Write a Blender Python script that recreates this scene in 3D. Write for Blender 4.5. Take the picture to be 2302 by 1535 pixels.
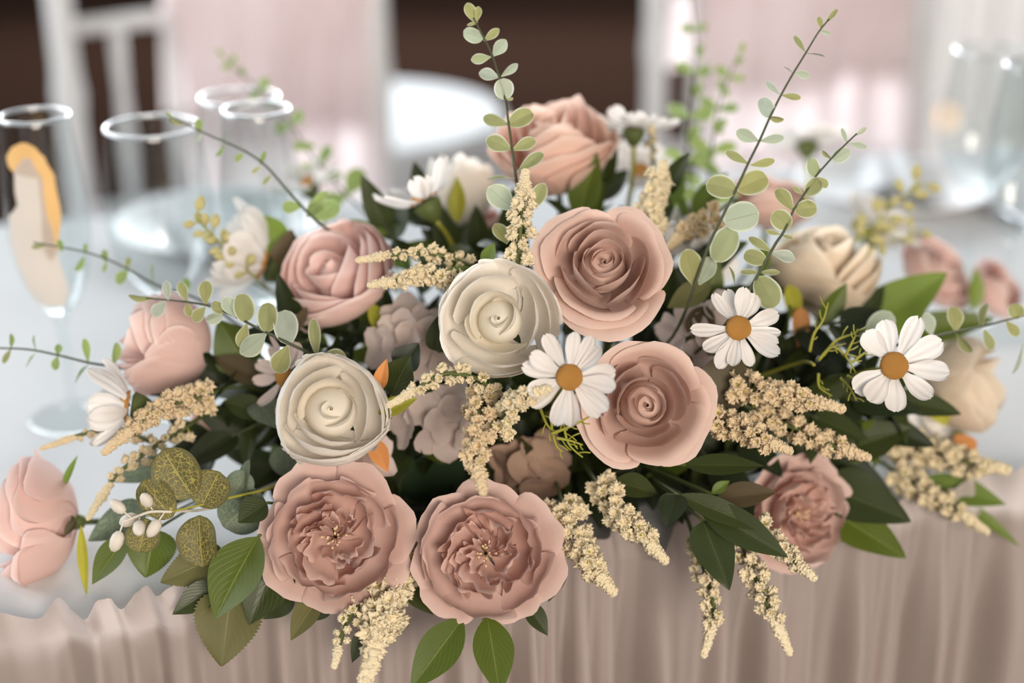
import bpy, math, random
import numpy as np
from mathutils import Vector, Matrix, noise

# ------------------------------------------------------------------ camera, world, lights
for o in list(bpy.data.objects):
    bpy.data.objects.remove(o)
scene = bpy.context.scene
COL = scene.collection
TZ = 0.75                      # table top height
CAMZ = TZ + 0.46
PITCH = math.radians(23)
W_, H_, F_ = 2302.0, 1535.0, 2302.0 * 50 / 36
CAM = Vector((0, 0, CAMZ))
FWD = Vector((0, math.cos(PITCH), -math.sin(PITCH)))
UP = Vector((0, math.sin(PITCH), math.cos(PITCH)))
RT = Vector((1, 0, 0))

cd = bpy.data.cameras.new('camera')
cam = bpy.data.objects.new('camera', cd)
COL.objects.link(cam)
cam.location = CAM
cam.rotation_euler = (math.pi / 2 - PITCH, 0, 0)
cd.lens = 50
cd.sensor_width = 36
cd.clip_start = 0.05
cd.dof.use_dof = True
cd.dof.focus_distance = 0.785
cd.dof.aperture_fstop = 2.3
scene.camera = cam

wd = bpy.data.worlds.new('world')
scene.world = wd
wd.use_nodes = True
bg = wd.node_tree.nodes['Background']
bg.inputs[0].default_value = (0.93, 0.96, 1.0, 1)
bg.inputs[1].default_value = 0.22


def area(name, loc, target, sx, sy, energy, color):
    l = bpy.data.lights.new(name, 'AREA')
    l.shape = 'RECTANGLE'
    l.size, l.size_y = sx, sy
    l.energy = energy
    l.color = color
    o = bpy.data.objects.new(name, l)
    COL.objects.link(o)
    o.location = loc
    o.rotation_euler = (Vector(target) - Vector(loc)).to_track_quat('-Z', 'Y').to_euler()
    return o


# daylight entering by the window behind the chairs and the one in the left wall
area('back_window_daylight', (0.0, 6.9, 2.3), (0.0, 0.9, 0.8), 5.0, 2.1, 560, (0.90, 0.955, 1.0))
area('left_window_daylight', (-3.2, 1.3, 1.9), (0.0, 0.9, 0.8), 2.6, 1.7, 84, (0.90, 0.955, 1.0))
# warm fill light added well behind the camera to brighten the front
area('front_fill_light', (0.9, -2.2, 1.75), (0.05, 0.8, 0.75), 1.5, 1.2, 94, (1.0, 0.88, 0.76))
vs = scene.view_settings
vs.view_transform = 'Standard'
vs.look = 'None'
vs.gamma = 1
vs.use_curve_mapping = False
vs.exposure = 0.30


# ------------------------------------------------------------------ helpers
def P(px, py, d):
    return CAM + (RT * ((px - W_ / 2) / F_) + UP * (-(py - H_ / 2) / F_) + FWD) * d


def T(px, py, z=TZ):
    v = RT * ((px - W_ / 2) / F_) + UP * (-(py - H_ / 2) / F_) + FWD
    return CAM + v * ((z - CAMZ) / v.z)


def PX(n, d):
    return n * d / F_


def cdir(r, u, t):
    return (RT * r + UP * u - FWD * t).normalized()


def lerp(a, b, t):
    return a + (b - a) * t


def sstep(a, b, x):
    x = min(1, max(0, (x - a) / (b - a)))
    return x * x * (3 - 2 * x)


def mesh(name, verts, faces, uvs=None, smooth=True, mats=()):
    m = bpy.data.meshes.new(name)
    m.from_pydata([tuple(v) for v in verts], [], faces)
    if uvs is not None:
        ul = m.uv_layers.new(name='UVMap')
        idx = np.empty(len(m.loops), dtype=np.int32)
        m.loops.foreach_get('vertex_index', idx)
        ul.data.foreach_set('uv', np.asarray(uvs, dtype=np.float32)[idx].ravel())
    if smooth:
        m.polygons.foreach_set('use_smooth', [True] * len(m.polygons))
    for k in mats:
        m.materials.append(k)
    m.update()
    return m


def gridfaces(nu, nv, wrap=False):
    f = []
    n = nu if wrap else nu + 1
    for j in range(nv):
        for i in range(nu):
            a = j * n + i
            b = j * n + (i + 1) % n
            f.append((a, b, b + n, a + n))
    return f


def grid(name, fn, nu, nv, mat=None):
    vs_, uv = [], []
    for j in range(nv + 1):
        for i in range(nu + 1):
            u, v = i / nu, j / nv
            vs_.append(fn(u, v))
            uv.append((u, v))
    return mesh(name, vs_, gridfaces(nu, nv), uv, True, [mat] if mat else ())


def tube(name, pts, rad, n=6, mat=None, cap=True):
    pts = [Vector(p) for p in pts]
    if not hasattr(rad, '__len__'):
        rad = [rad] * len(pts)
    verts, uv = [], []
    ref = None
    for k, p in enumerate(pts):
        t = (pts[min(k + 1, len(pts) - 1)] - pts[max(k - 1, 0)]).normalized()
        if ref is None:
            ref = t.orthogonal().normalized()
        ref = (ref - t * ref.dot(t)).normalized()
        b = t.cross(ref)
        for i in range(n):
            a = 2 * math.pi * i / n
            verts.append(p + (ref * math.cos(a) + b * math.sin(a)) * rad[k])
            uv.append((i / n, k / (len(pts) - 1)))
    f = gridfaces(n, len(pts) - 1, True)
    if cap:
        f.append(tuple(range(n - 1, -1, -1)))
        f.append(tuple(range((len(pts) - 1) * n, len(pts) * n)))
    return mesh(name, verts, f, uv, True, [mat] if mat else ())


def lathe(name, prof, n=32, mat=None):
    verts, uv = [], []
    for k, (r, z) in enumerate(prof):
        for i in range(n):
            a = 2 * math.pi * i / n
            verts.append((r * math.cos(a), r * math.sin(a), z))
            uv.append((i / n, k / (len(prof) - 1)))
    return mesh(name, verts, gridfaces(n, len(prof) - 1, True), uv, True, [mat] if mat else ())


def boxes(name, lst, mat=None, bev=0.0):
    """lst of (cx,cy,cz,sx,sy,sz) chamfered boxes in one mesh of one part"""
    verts, faces = [], []
    for (cx, cy, cz, sx, sy, sz) in lst:
        b = min(bev, sx / 2.1, sy / 2.1, sz / 2.1)
        base = len(verts)
        if b <= 0:
            for x in (-1, 1):
                for y in (-1, 1):
                    for z in (-1, 1):
                        verts.append((cx + x * sx / 2, cy + y * sy / 2, cz + z * sz / 2))
            for q in ((0, 1, 3, 2), (4, 6, 7, 5), (0, 4, 5, 1), (2, 3, 7, 6), (0, 2, 6, 4), (1, 5, 7, 3)):
                faces.append(tuple(base + k for k in q))
        else:
            for (zz, ins) in ((-sz / 2, b), (-sz / 2 + b, 0), (sz / 2 - b, 0), (sz / 2, b)):
                hx, hy = sx / 2 - ins, sy / 2 - ins
                c = b if ins == 0 else b * 0.6
                for (x, y) in ((-hx + c, -hy), (hx - c, -hy), (hx, -hy + c), (hx, hy - c), (hx - c, hy), (-hx + c, hy), (-hx, hy - c), (-hx, -hy + c)):
                    verts.append((cx + x, cy + y, cz + zz))
            for k in range(3):
                for i in range(8):
                    a = base + k * 8 + i
                    d = base + k * 8 + (i + 1) % 8
                    faces.append((a, d, d + 8, a + 8))
            faces.append(tuple(base + i for i in range(7, -1, -1)))
            faces.append(tuple(base + 24 + i for i in range(8)))
    return mesh(name, verts, faces, None, False, [mat] if mat else ())


def catmull(pts, n):
    pts = [Vector(p) for p in pts]
    out = []
    m = len(pts) - 1
    for k in range(n + 1):
        s = k / n * m
        i = min(int(s), m - 1)
        t = s - i
        p0, p1, p2, p3 = pts[max(i - 1, 0)], pts[i], pts[i + 1], pts[min(i + 2, m)]
        out.append(0.5 * ((2 * p1) + (p2 - p0) * t + (2 * p0 - 5 * p1 + 4 * p2 - p3) * t * t + (3 * p1 - p0 - 3 * p2 + p3) * t ** 3))
    return out


def thing(name, label, cat, group=None, M=None):
    o = bpy.data.objects.new(name, None)
    o.empty_display_size = 0.01
    COL.objects.link(o)
    if M is not None:
        o.matrix_world = M
    o['label'] = label
    o['category'] = cat
    if group:
        o['group'] = group
    return o


def tag(o, label, cat, group=None, kind=None):
    o['label'] = label
    o['category'] = cat
    if group:
        o['group'] = group
    if kind:
        o['kind'] = kind
    return o


def part(name, me, parent=None, M=None, label=None, mat=None):
    o = bpy.data.objects.new(name, me)
    COL.objects.link(o)
    if parent is not None:
        o.parent = parent
    if M is not None:
        o.matrix_local = M
    if label:
        o['label'] = label
    if mat is not None:                      # own colour on shared mesh data
        if not me.materials:
            me.materials.append(None)
        o.material_slots[0].link = 'OBJECT'
        o.material_slots[0].material = mat
    return o


def struct(name, me, kind='structure'):
    o = part(name, me)
    o['kind'] = kind
    return o


def frame(loc, z, roll=0.0):
    q = Vector(z).to_track_quat('Z', 'Y').to_matrix().to_4x4()
    return Matrix.Translation(loc) @ q @ Matrix.Rotation(roll, 4, 'Z')


def leafM(base, tip, nrm, wid, thick=None):
    y = Vector(tip) - Vector(base)
    L = y.length
    y = y / L
    n = Vector(nrm) - y * Vector(nrm).dot(y)
    if n.length < 1e-4:
        n = y.orthogonal()
    n.normalize()
    x = y.cross(n)
    th = thick if thick is not None else wid
    M = Matrix(((x.x * wid, y.x * L, n.x * th, base[0]),
                (x.y * wid, y.y * L, n.y * th, base[1]),
                (x.z * wid, y.z * L, n.z * th, base[2]),
                (0, 0, 0, 1)))
    return M


# ------------------------------------------------------------------ materials
def nodemat(name):
    m = bpy.data.materials.new(name)
    m.use_nodes = True
    nt = m.node_tree
    nt.nodes.clear()
    out = nt.nodes.new('ShaderNodeOutputMaterial')
    return m, nt, out


def nd(nt, t, **kw):
    n = nt.nodes.new(t)
    for k, v in kw.items():
        setattr(n, k, v)
    return n


def setin(n, **kw):
    for k, v in kw.items():
        n.inputs[k.replace('_', ' ')].default_value = v


def ramp(nt, fac, stops):
    r = nd(nt, 'ShaderNodeValToRGB')
    el = r.color_ramp.elements
    while len(el) < len(stops):
        el.new(0.5)
    for e, (p, c) in zip(el, stops):
        e.position = p
        e.color = (*c, 1) if len(c) == 3 else c
    nt.links.new(fac, r.inputs[0])
    return r.outputs[0]


def mixc(nt, fac, a, b, mode='MIX'):
    m = nd(nt, 'ShaderNodeMix', data_type='RGBA', blend_type=mode)
    for sock, v in ((m.inputs[0], fac), (m.inputs[6], a), (m.inputs[7], b)):
        if hasattr(v, 'is_linked'):
            nt.links.new(v, sock)
        elif isinstance(v, (int, float)):
            sock.default_value = v
        else:
            sock.default_value = (*v, 1) if len(v) == 3 else v
    return m.outputs[2]


def math_(nt, op, a, b=None, c=None):
    m = nd(nt, 'ShaderNodeMath', operation=op)
    for k, v in enumerate((a, b, c)):
        if v is None:
            continue
        if hasattr(v, 'is_linked'):
            nt.links.new(v, m.inputs[k])
        else:
            m.inputs[k].default_value = v
    return m.outputs[0]


def finish(nt, out, color, rough=0.6, trans=0.0, bump=None, bstr=0.2, bdist=0.001, spec=0.3, tcol=None, sheen=0.0):
    p = nd(nt, 'ShaderNodeBsdfPrincipled')
    if hasattr(color, 'is_linked'):
        nt.links.new(color, p.inputs['Base Color'])
    else:
        p.inputs['Base Color'].default_value = (*color, 1)
    p.inputs['Roughness'].default_value = rough
    p.inputs['Specular IOR Level'].default_value = spec
    p.inputs['Sheen Weight'].default_value = sheen
    bn = None
    if bump is not None:
        b = nd(nt, 'ShaderNodeBump')
        b.inputs['Strength'].default_value = bstr
        b.inputs['Distance'].default_value = bdist
        nt.links.new(bump, b.inputs['Height'])
        bn = b.outputs[0]
        nt.links.new(bn, p.inputs['Normal'])
    if trans > 0:
        t = nd(nt, 'ShaderNodeBsdfTranslucent')
        c = tcol if tcol is not None else color
        if hasattr(c, 'is_linked'):
            nt.links.new(c, t.inputs[0])
        else:
            t.inputs[0].default_value = (*c, 1)
        mx = nd(nt, 'ShaderNodeMixShader')
        mx.inputs[0].default_value = trans
        nt.links.new(p.outputs[0], mx.inputs[1])
        nt.links.new(t.outputs[0], mx.inputs[2])
        nt.links.new(mx.outputs[0], out.inputs[0])
    else:
        nt.links.new(p.outputs[0], out.inputs[0])
    return p


def uvsplit(nt):
    u = nd(nt, 'ShaderNodeUVMap')
    s = nd(nt, 'ShaderNodeSeparateXYZ')
    nt.links.new(u.outputs[0], s.inputs[0])
    return s.outputs[0], s.outputs[1], u.outputs[0]


def noise_(nt, scale, detail=2, vec=None, rough=0.5):
    n = nd(nt, 'ShaderNodeTexNoise')
    n.inputs['Scale'].default_value = scale
    n.inputs['Detail'].default_value = detail
    n.inputs['Roughness'].default_value = rough
    if vec is None:
        tc = nd(nt, 'ShaderNodeTexCoord')
        vec = tc.outputs['Object']
    nt.links.new(vec, n.inputs['Vector'])
    return n.outputs[0]


def petal_mat(name, col, edge=None, base=None, trans=0.3, rough=0.75, veins=0.25):
    """dyed silk petal: faint streaks running base to tip, own tint at base, paler towards the rim"""
    m, nt, out = nodemat(name)
    u, v, uv = uvsplit(nt)
    comb = nd(nt, 'ShaderNodeCombineXYZ')
    nt.links.new(math_(nt, 'MULTIPLY', u, 26.0), comb.inputs[0])
    nt.links.new(math_(nt, 'MULTIPLY', v, 2.2), comb.inputs[1])
    oi = nd(nt, 'ShaderNodeObjectInfo')
    nt.links.new(math_(nt, 'MULTIPLY', oi.outputs['Random'], 40.0), comb.inputs[2])
    streak = noise_(nt, 1.0, 3, comb.outputs[0])
    c0 = col
    dark = tuple(k * 0.90 for k in col)
    cc = mixc(nt, math_(nt, 'MULTIPLY', streak, veins * 2), c0, dark)
    if base:
        cc = mixc(nt, ramp(nt, v, [(0.0, (1, 1, 1)), (0.45, (0, 0, 0))]), cc, base)
    if edge:
        cc = mixc(nt, ramp(nt, v, [(0.86, (0, 0, 0)), (1.0, (1, 1, 1))]), cc, edge)
    cc = mixc(nt, math_(nt, 'MULTIPLY', oi.outputs['Random'], 0.10), cc, (0.9, 0.78, 0.72))
    weave = noise_(nt, 900, 1)
    h = math_(nt, 'ADD', math_(nt, 'MULTIPLY', streak, 0.8), math_(nt, 'MULTIPLY', weave, 0.25))
    finish(nt, out, cc, rough, trans, h, 0.25, 0.0006, 0.15, sheen=0.1)
    return m


def leaf_mat(name, col, vein, trans=0.2, rough=0.45, vstr=0.5, rim=None, spec=0.35, under=None):
    m, nt, out = nodemat(name)
    u, v, uv = uvsplit(nt)
    a = math_(nt, 'ABSOLUTE', math_(nt, 'SUBTRACT', u, 0.5))
    mid = ramp(nt, a, [(0.0, (1, 1, 1)), (0.022, (0.0, 0.0, 0.0))])
    # side veins slanting to the tip
    k = math_(nt, 'SUBTRACT', math_(nt, 'MULTIPLY', v, 9.0), math_(nt, 'MULTIPLY', a, 9.0))
    fr = math_(nt, 'ABSOLUTE', math_(nt, 'SUBTRACT', math_(nt, 'FRACT', k), 0.5))
    side = ramp(nt, fr, [(0.0, (1, 1, 1)), (0.07, (0, 0, 0))])
    fac = math_(nt, 'MULTIPLY', math_(nt, 'MAXIMUM', mid, math_(nt, 'MULTIPLY', side, 0.45)), vstr)
    oi = nd(nt, 'ShaderNodeObjectInfo')
    n = noise_(nt, 3.0, 3, uv)
    cc = mixc(nt, math_(nt, 'MULTIPLY', n, 0.7), col, tuple(x * 0.62 for x in col))
    cc = mixc(nt, math_(nt, 'MULTIPLY', oi.outputs['Random'], 0.35), cc, tuple(x * y for x, y in zip(col, (1.5, 1.25, 0.8))))
    cc = mixc(nt, fac, cc, vein)
    if under is not None:
        ge = nd(nt, 'ShaderNodeNewGeometry')
        cc = mixc(nt, ge.outputs['Backfacing'], cc, mixc(nt, math_(nt, 'MULTIPLY', fac, 1.2), under, vein))
    if rim is not None:
        # pale rim: distance to the outline, which the leaf stores as a second uv layer
        at = nd(nt, 'ShaderNodeAttribute', attribute_name='rim')
        cc = mixc(nt, ramp(nt, at.outputs['Fac'], [(0.80, (0, 0, 0)), (0.97, (1, 1, 1))]), cc, rim)
    h = math_(nt, 'ADD', math_(nt, 'MULTIPLY', fac, -1.0), math_(nt, 'MULTIPLY', noise_(nt, 40, 2, uv), 0.25))
    finish(nt, out, cc, rough, trans, h, 0.35, 0.0007, spec)
    return m


def veined_mat(name, col, vein):
    """silver-dollar leaf printed with a yellow net of veins"""
    m, nt, out = nodemat(name)
    u, v, uv = uvsplit(nt)
    oi = nd(nt, 'ShaderNodeObjectInfo')
    comb = nd(nt, 'ShaderNodeCombineXYZ')
    nt.links.new(math_(nt, 'ADD', u, math_(nt, 'MULTIPLY', noise_(nt, 5, 2, uv), 0.16)), comb.inputs[0])
    nt.links.new(math_(nt, 'ADD', v, math_(nt, 'MULTIPLY', noise_(nt, 6, 2, uv), 0.12)), comb.inputs[1])
    nt.links.new(math_(nt, 'MULTIPLY', oi.outputs['Random'], 30), comb.inputs[2])
    vo = nd(nt, 'ShaderNodeTexVoronoi', feature='DISTANCE_TO_EDGE')
    vo.inputs['Scale'].default_value = 11
    nt.links.new(comb.outputs[0], vo.inputs['Vector'])
    net = ramp(nt, vo.outputs['Distance'], [(0.015, (1, 1, 1)), (0.07, (0, 0, 0))])
    a = math_(nt, 'ABSOLUTE', math_(nt, 'SUBTRACT', u, 0.5))
    at = nd(nt, 'ShaderNodeAttribute', attribute_name='rim')
    inside = ramp(nt, at.outputs['Fac'], [(0.78, (1, 1, 1)), (0.92, (0, 0, 0))])
    mid = ramp(nt, a, [(0.0, (1, 1, 1)), (0.025, (0, 0, 0))])
    fac = math_(nt, 'MULTIPLY', math_(nt, 'MAXIMUM', net, mid), inside)
    cc = mixc(nt, math_(nt, 'MULTIPLY', noise_(nt, 4, 2, uv), 0.6), col, tuple(x * 0.7 for x in col))
    cc = mixc(nt, math_(nt, 'MULTIPLY', fac, 0.8), cc, vein)
    finish(nt, out, cc, 0.5, 0.25, fac, 0.3, 0.0006, 0.3)
    return m


def plain(name, col, rough=0.6, trans=0.0, nscale=0, namt=0.3, bstr=0.2, spec=0.3, bdist=0.001, col2=None):
    m, nt, out = nodemat(name)
    if nscale:
        n = noise_(nt, nscale, 4)
        c2 = col2 if col2 else tuple(x * 0.6 for x in col)
        cc = mixc(nt, math_(nt, 'MULTIPLY', n, namt * 2), col, c2)
        finish(nt, out, cc, rough, trans, n, bstr, bdist, spec)
    else:
        finish(nt, out, col, rough, trans, None, spec=spec)
    return m


def floret_mat(name, col, speck):
    m, nt, out = nodemat(name)
    n = noise_(nt, 9.0, 4, None, 0.65)
    v = nd(nt, 'ShaderNodeTexNoise')
    tc = nd(nt, 'ShaderNodeTexCoord')
    nt.links.new(tc.outputs['Object'], v.inputs['Vector'])
    v.inputs['Scale'].default_value = 5.5
    v.inputs['Detail'].default_value = 3
    sp = ramp(nt, v.outputs[0], [(0.64, (0, 0, 0)), (0.70, (1, 1, 1))])
    cc = mixc(nt, n, col, tuple(x * 0.86 for x in col))
    cc = mixc(nt, math_(nt, 'MULTIPLY', sp, 0.7), cc, speck)
    finish(nt, out, cc, 0.9, 0.15, None, spec=0.1)
    return m


MT = {}
MT['blush'] = petal_mat('blush_silk', (0.72, 0.51, 0.43), edge=(0.80, 0.61, 0.53), trans=0.28)
MT['pale_blush'] = petal_mat('pale_blush_silk', (0.83, 0.60, 0.55), edge=(0.88, 0.73, 0.69), trans=0.32)
MT['peach'] = petal_mat('peach_silk', (0.82, 0.58, 0.48), edge=(0.87, 0.69, 0.60), trans=0.32)
MT['dusty'] = petal_mat('dusty_pink_silk', (0.68, 0.47, 0.41), edge=(0.75, 0.56, 0.50), trans=0.28)
MT['dusty_in'] = petal_mat('dusty_pink_inner_silk', (0.67, 0.43, 0.36), edge=(0.75, 0.53, 0.46), trans=0.3)
MT['cream'] = petal_mat('cream_silk', (0.92, 0.875, 0.80), edge=(0.93, 0.90, 0.85), trans=0.3)
MT['cream_in'] = petal_mat('cream_inner_silk', (0.92, 0.87, 0.76), base=(0.88, 0.80, 0.54), trans=0.33)
MT['peach_cream'] = petal_mat('peach_cream_silk', (0.86, 0.73, 0.57), edge=(0.88, 0.80, 0.67), trans=0.32)
MT['white'] = petal_mat('white_silk', (0.86, 0.83, 0.80), trans=0.3, veins=0.35)
MT['pinkish_white'] = petal_mat('pinkish_white_silk', (0.80, 0.66, 0.61), trans=0.3)
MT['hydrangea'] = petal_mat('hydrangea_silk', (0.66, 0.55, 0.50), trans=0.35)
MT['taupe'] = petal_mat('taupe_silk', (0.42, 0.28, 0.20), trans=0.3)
MT['disc'] = plain('orange_disc', (0.86, 0.42, 0.11), 0.9, 0, 400, 0.2, 0.8, 0.1)
MT['euca'] = leaf_mat('eucalyptus_green', (0.32, 0.34, 0.155), (0.17, 0.20, 0.08), 0.32, 0.65, 0.55, rim=(0.62, 0.66, 0.50), under=(0.40, 0.45, 0.33))
MT['euca_silver'] = leaf_mat('eucalyptus_silver', (0.42, 0.48, 0.40), (0.30, 0.36, 0.28), 0.3, 0.7, 0.4, rim=(0.68, 0.72, 0.62), under=(0.34, 0.38, 0.20))
MT['euca_fresh'] = leaf_mat('eucalyptus_fresh', (0.26, 0.36, 0.13), (0.2, 0.28, 0.1), 0.35, 0.65, 0.4, rim=(0.42, 0.5, 0.28))
MT['veined'] = veined_mat('veined_leaf', (0.155, 0.145, 0.055), (0.55, 0.46, 0.12))
MT['veined_grey'] = veined_mat('veined_grey_leaf', (0.16, 0.21, 0.15), (0.33, 0.37, 0.22))
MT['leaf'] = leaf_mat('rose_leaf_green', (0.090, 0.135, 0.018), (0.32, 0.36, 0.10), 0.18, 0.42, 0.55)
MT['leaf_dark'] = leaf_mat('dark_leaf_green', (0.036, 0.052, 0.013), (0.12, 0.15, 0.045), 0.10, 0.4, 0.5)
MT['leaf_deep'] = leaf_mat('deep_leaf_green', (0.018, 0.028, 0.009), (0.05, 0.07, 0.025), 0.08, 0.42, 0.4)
MT['leaf_olive'] = leaf_mat('olive_leaf_underside', (0.155, 0.155, 0.055), (0.30, 0.29, 0.13), 0.25, 0.55, 0.7)
MT['leaf_fresh'] = leaf_mat('fresh_leaf_green', (0.17, 0.26, 0.045), (0.30, 0.36, 0.12), 0.3, 0.45, 0.4)
MT['leaf_brown'] = leaf_mat('brown_olive_leaf', (0.085, 0.066, 0.032), (0.14, 0.11, 0.06), 0.15, 0.55, 0.3)
MT['sepal'] = leaf_mat('sepal_yellow_green', (0.42, 0.42, 0.05), (0.34, 0.38, 0.06), 0.3, 0.5, 0.3)
MT['sepal_orange'] = leaf_mat('sepal_orange', (0.72, 0.33, 0.12), (0.55, 0.38, 0.08), 0.3, 0.5, 0.2)
MT['stem'] = plain('stem_green', (0.10, 0.13, 0.035), 0.55, 0, 60, 0.3)
MT['stem_dark'] = plain('stem_dark_green', (0.075, 0.085, 0.045), 0.55, 0, 60, 0.3)
MT['stem_brown'] = plain('stem_brown', (0.12, 0.085, 0.05), 0.6, 0, 60, 0.3)
MT['stem_yellow'] = plain('stem_yellow_green', (0.35, 0.34, 0.05), 0.55, 0, 60, 0.25)
MT['stamen'] = plain('stamen_cream', (0.78, 0.58, 0.36), 0.7)
MT['floret'] = floret_mat('cream_floret', (0.88, 0.76, 0.52), (0.30, 0.24, 0.08))
MT['floret_tan'] = floret_mat('tan_floret', (0.82, 0.66, 0.43), (0.20, 0.14, 0.06))
MT['floret_pale'] = floret_mat('pale_floret', (0.90, 0.79, 0.56), (0.46, 0.40, 0.17))
MT['berry'] = plain('pale_green_berry', (0.66, 0.60, 0.28), 0.6, 0.2, 30, 0.2)
MT['pip'] = plain('white_pip', (0.84, 0.78, 0.68), 0.5, 0.15, 30, 0.1)
MT['foam'] = plain('floral_foam', (0.03, 0.06, 0.025), 0.95, 0, 80, 0.4, 0.6)
MT['tray'] = plain('tray_green_plastic', (0.02, 0.03, 0.018), 0.35, 0, 20, 0.1)
MT['cloth'] = plain('white_table_linen', (0.70, 0.71, 0.715), 0.95, 0, 350, 0.06, 0.25, 0.03, 0.0006)
MT['paint'] = plain('white_chair_paint', (0.74, 0.74, 0.74), 0.45, 0, 12, 0.05)
MT['wood'] = plain('table_wood', (0.25, 0.16, 0.1), 0.5, 0, 12, 0.3)
MT['china'] = plain('white_china', (0.82, 0.82, 0.82), 0.5, 0, 10, 0.03, spec=0.5)
MT['steel'] = plain('cutlery_steel', (0.5, 0.5, 0.52), 0.25, 0, 30, 0.05, spec=0.6)
MT['steel'].node_tree.nodes['Principled BSDF'].inputs['Metallic'].default_value = 1.0
MT['gold'] = plain('gold_paint', (0.80, 0.50, 0.20), 0.5, 0.1, 60, 0.15)
MT['frost'] = plain('cream_frosted_paint', (0.66, 0.58, 0.51), 0.6, 0.25, 60, 0.08)


def fabric(name, col, trans, col2=None, nscale=3.0, sheer=0.0):
    m, nt, out = nodemat(name)
    n = noise_(nt, nscale, 2)
    cc = mixc(nt, n, col, col2 if col2 else tuple(x * 0.92 for x in col))
    wv = noise_(nt, 1200, 1)
    finish(nt, out, cc, 0.75, trans, wv, 0.2, 0.0004, 0.25, sheen=0.2)
    if sheer > 0:
        src = out.inputs[0].links[0].from_socket
        tr = nd(nt, 'ShaderNodeBsdfTransparent')
        mx = nd(nt, 'ShaderNodeMixShader')
        mx.inputs[0].default_value = sheer
        nt.links.new(src, mx.inputs[1])
        nt.links.new(tr.outputs[0], mx.inputs[2])
        nt.links.new(mx.outputs[0], out.inputs[0])
    return m


MT['skirt'] = fabric('blush_organza', (0.66, 0.585, 0.54), 0.5, (0.62, 0.52, 0.49), 9.0)
MT['sash'] = fabric('pink_chiffon', (0.82, 0.68, 0.67), 0.55, (0.87, 0.79, 0.78), 5.0)
MT['curtain'] = fabric('ivory_curtain', (0.60, 0.55, 0.51), 0.4, (0.66, 0.62, 0.59), 2.0)


def glassmat(name='clear_glass', boost=0.045, gain=0.30, rough=0.02):
    # thin walled glass: straight transmission plus Fresnel reflection
    m, nt, out = nodemat(name)
    lw = nd(nt, 'ShaderNodeLayerWeight')
    fac = math_(nt, 'MINIMUM', math_(nt, 'ADD', math_(nt, 'MULTIPLY', math_(nt, 'POWER', lw.outputs['Facing'], 5.0), gain), boost), 0.95)
    tr = nd(nt, 'ShaderNodeBsdfTransparent')
    tr.inputs[0].default_value = (0.97, 0.985, 0.985, 1)
    gl = nd(nt, 'ShaderNodeBsdfGlossy')
    gl.inputs['Roughness'].default_value = rough
    mx = nd(nt, 'ShaderNodeMixShader')
    nt.links.new(fac, mx.inputs[0])
    nt.links.new(tr.outputs[0], mx.inputs[1])
    nt.links.new(gl.outputs[0], mx.inputs[2])
    nt.links.new(mx.outputs[0], out.inputs[0])
    return m


MT['glass_rim'] = glassmat('glass_rim', 0.5, 1.0, 0.35)
MT['glass'] = glassmat()


def floormat():
    m, nt, out = nodemat('dark_brown_floor')
    n = noise_(nt, 40, 4)
    cc = mixc(nt, n, (0.022, 0.0115, 0.008), (0.015, 0.008, 0.0055))
    finish(nt, out, cc, 1.0, 0, n, 0.3, 0.003, 0.0)
    return m


MT['floor'] = floormat()
MT['wall'] = plain('dark_brown_wall', (0.07, 0.042, 0.031), 0.8, 0, 6, 0.15, 0.1, 0.1)
MT['wall_pale'] = plain('ivory_wall', (0.62, 0.58, 0.53), 0.8, 0, 6, 0.05, 0.1, 0.1)

# ------------------------------------------------------------------ room
EA = T(0, 1400)
EB = T(2302, 1090)
ED = (EB - EA).normalized()                 # along the table's front edge
EN = Vector((ED.y, -ED.x, 0))               # outwards, towards the viewer
TANG = math.atan2(ED.y, ED.x)


def tw(s, n, z=TZ):
    """table coordinates: s along the edge from the left, n back from the edge"""
    return Vector((EA.x, EA.y, 0)) + ED * s - EN * n + Vector((0, 0, z))


struct('floor', boxes('floor', [(0, 2.2, -0.03, 7.0, 10.2, 0.06)], MT['floor']))
# back wall around its window
wb = struct('wall_back', boxes('wall_back', [(0, 7.1, 0.55, 6.6, 0.12, 1.1), (0, 7.1, 3.5, 6.6, 0.12, 0.2),
                                               (-3.0, 7.1, 2.25, 0.6, 0.12, 2.3), (3.0, 7.1, 2.25, 0.6, 0.12, 2.3)], MT['wall']))
w1 = struct('window_1', boxes('window_frame', [(0, 7.1, 1.13, 5.4, 0.14, 0.06), (0, 7.1, 3.37, 5.4, 0.14, 0.06), (-2.67, 7.1, 2.25, 0.06, 0.14, 2.2), (2.67, 7.1, 2.25, 0.06, 0.14, 2.2)], MT['paint'], 0.008))
for x in (-1.33, 0, 1.33):
    part('glazing_bar', boxes('glazing_bar', [(x, 7.08, 2.25, 0.05, 0.06, 2.18)], MT['paint'], 0.006), w1)
wl = struct('wall_left', boxes('wall_left', [(-3.36, 2.2, 0.5, 0.12, 9.8, 1.0), (-3.36, 2.2, 3.3, 0.12, 9.8, 0.6), (-3.36, -1.35, 1.9, 0.12, 2.7, 2.2), (-3.36, 4.85, 2.0, 0.12, 4.5, 2.0)], MT['wall']))
struct('baseboard_back', boxes('baseboard_back', [(0, 7.03, 0.06, 6.4, 0.02, 0.12)], MT['wall'], 0.004))

# curtain at the far right
def curtain_fn(u, v):
    s = 0.98 + u * 1.7
    ph = s * 34 + 1.3 * math.sin(s * 5)
    return (s + 0.02 * math.sin(ph * 2 + 1), 3.7 + 0.05 * math.sin(ph) + 0.02 * math.sin(ph * 0.43 + v * 2), 0.03 + v * 2.4)


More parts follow.
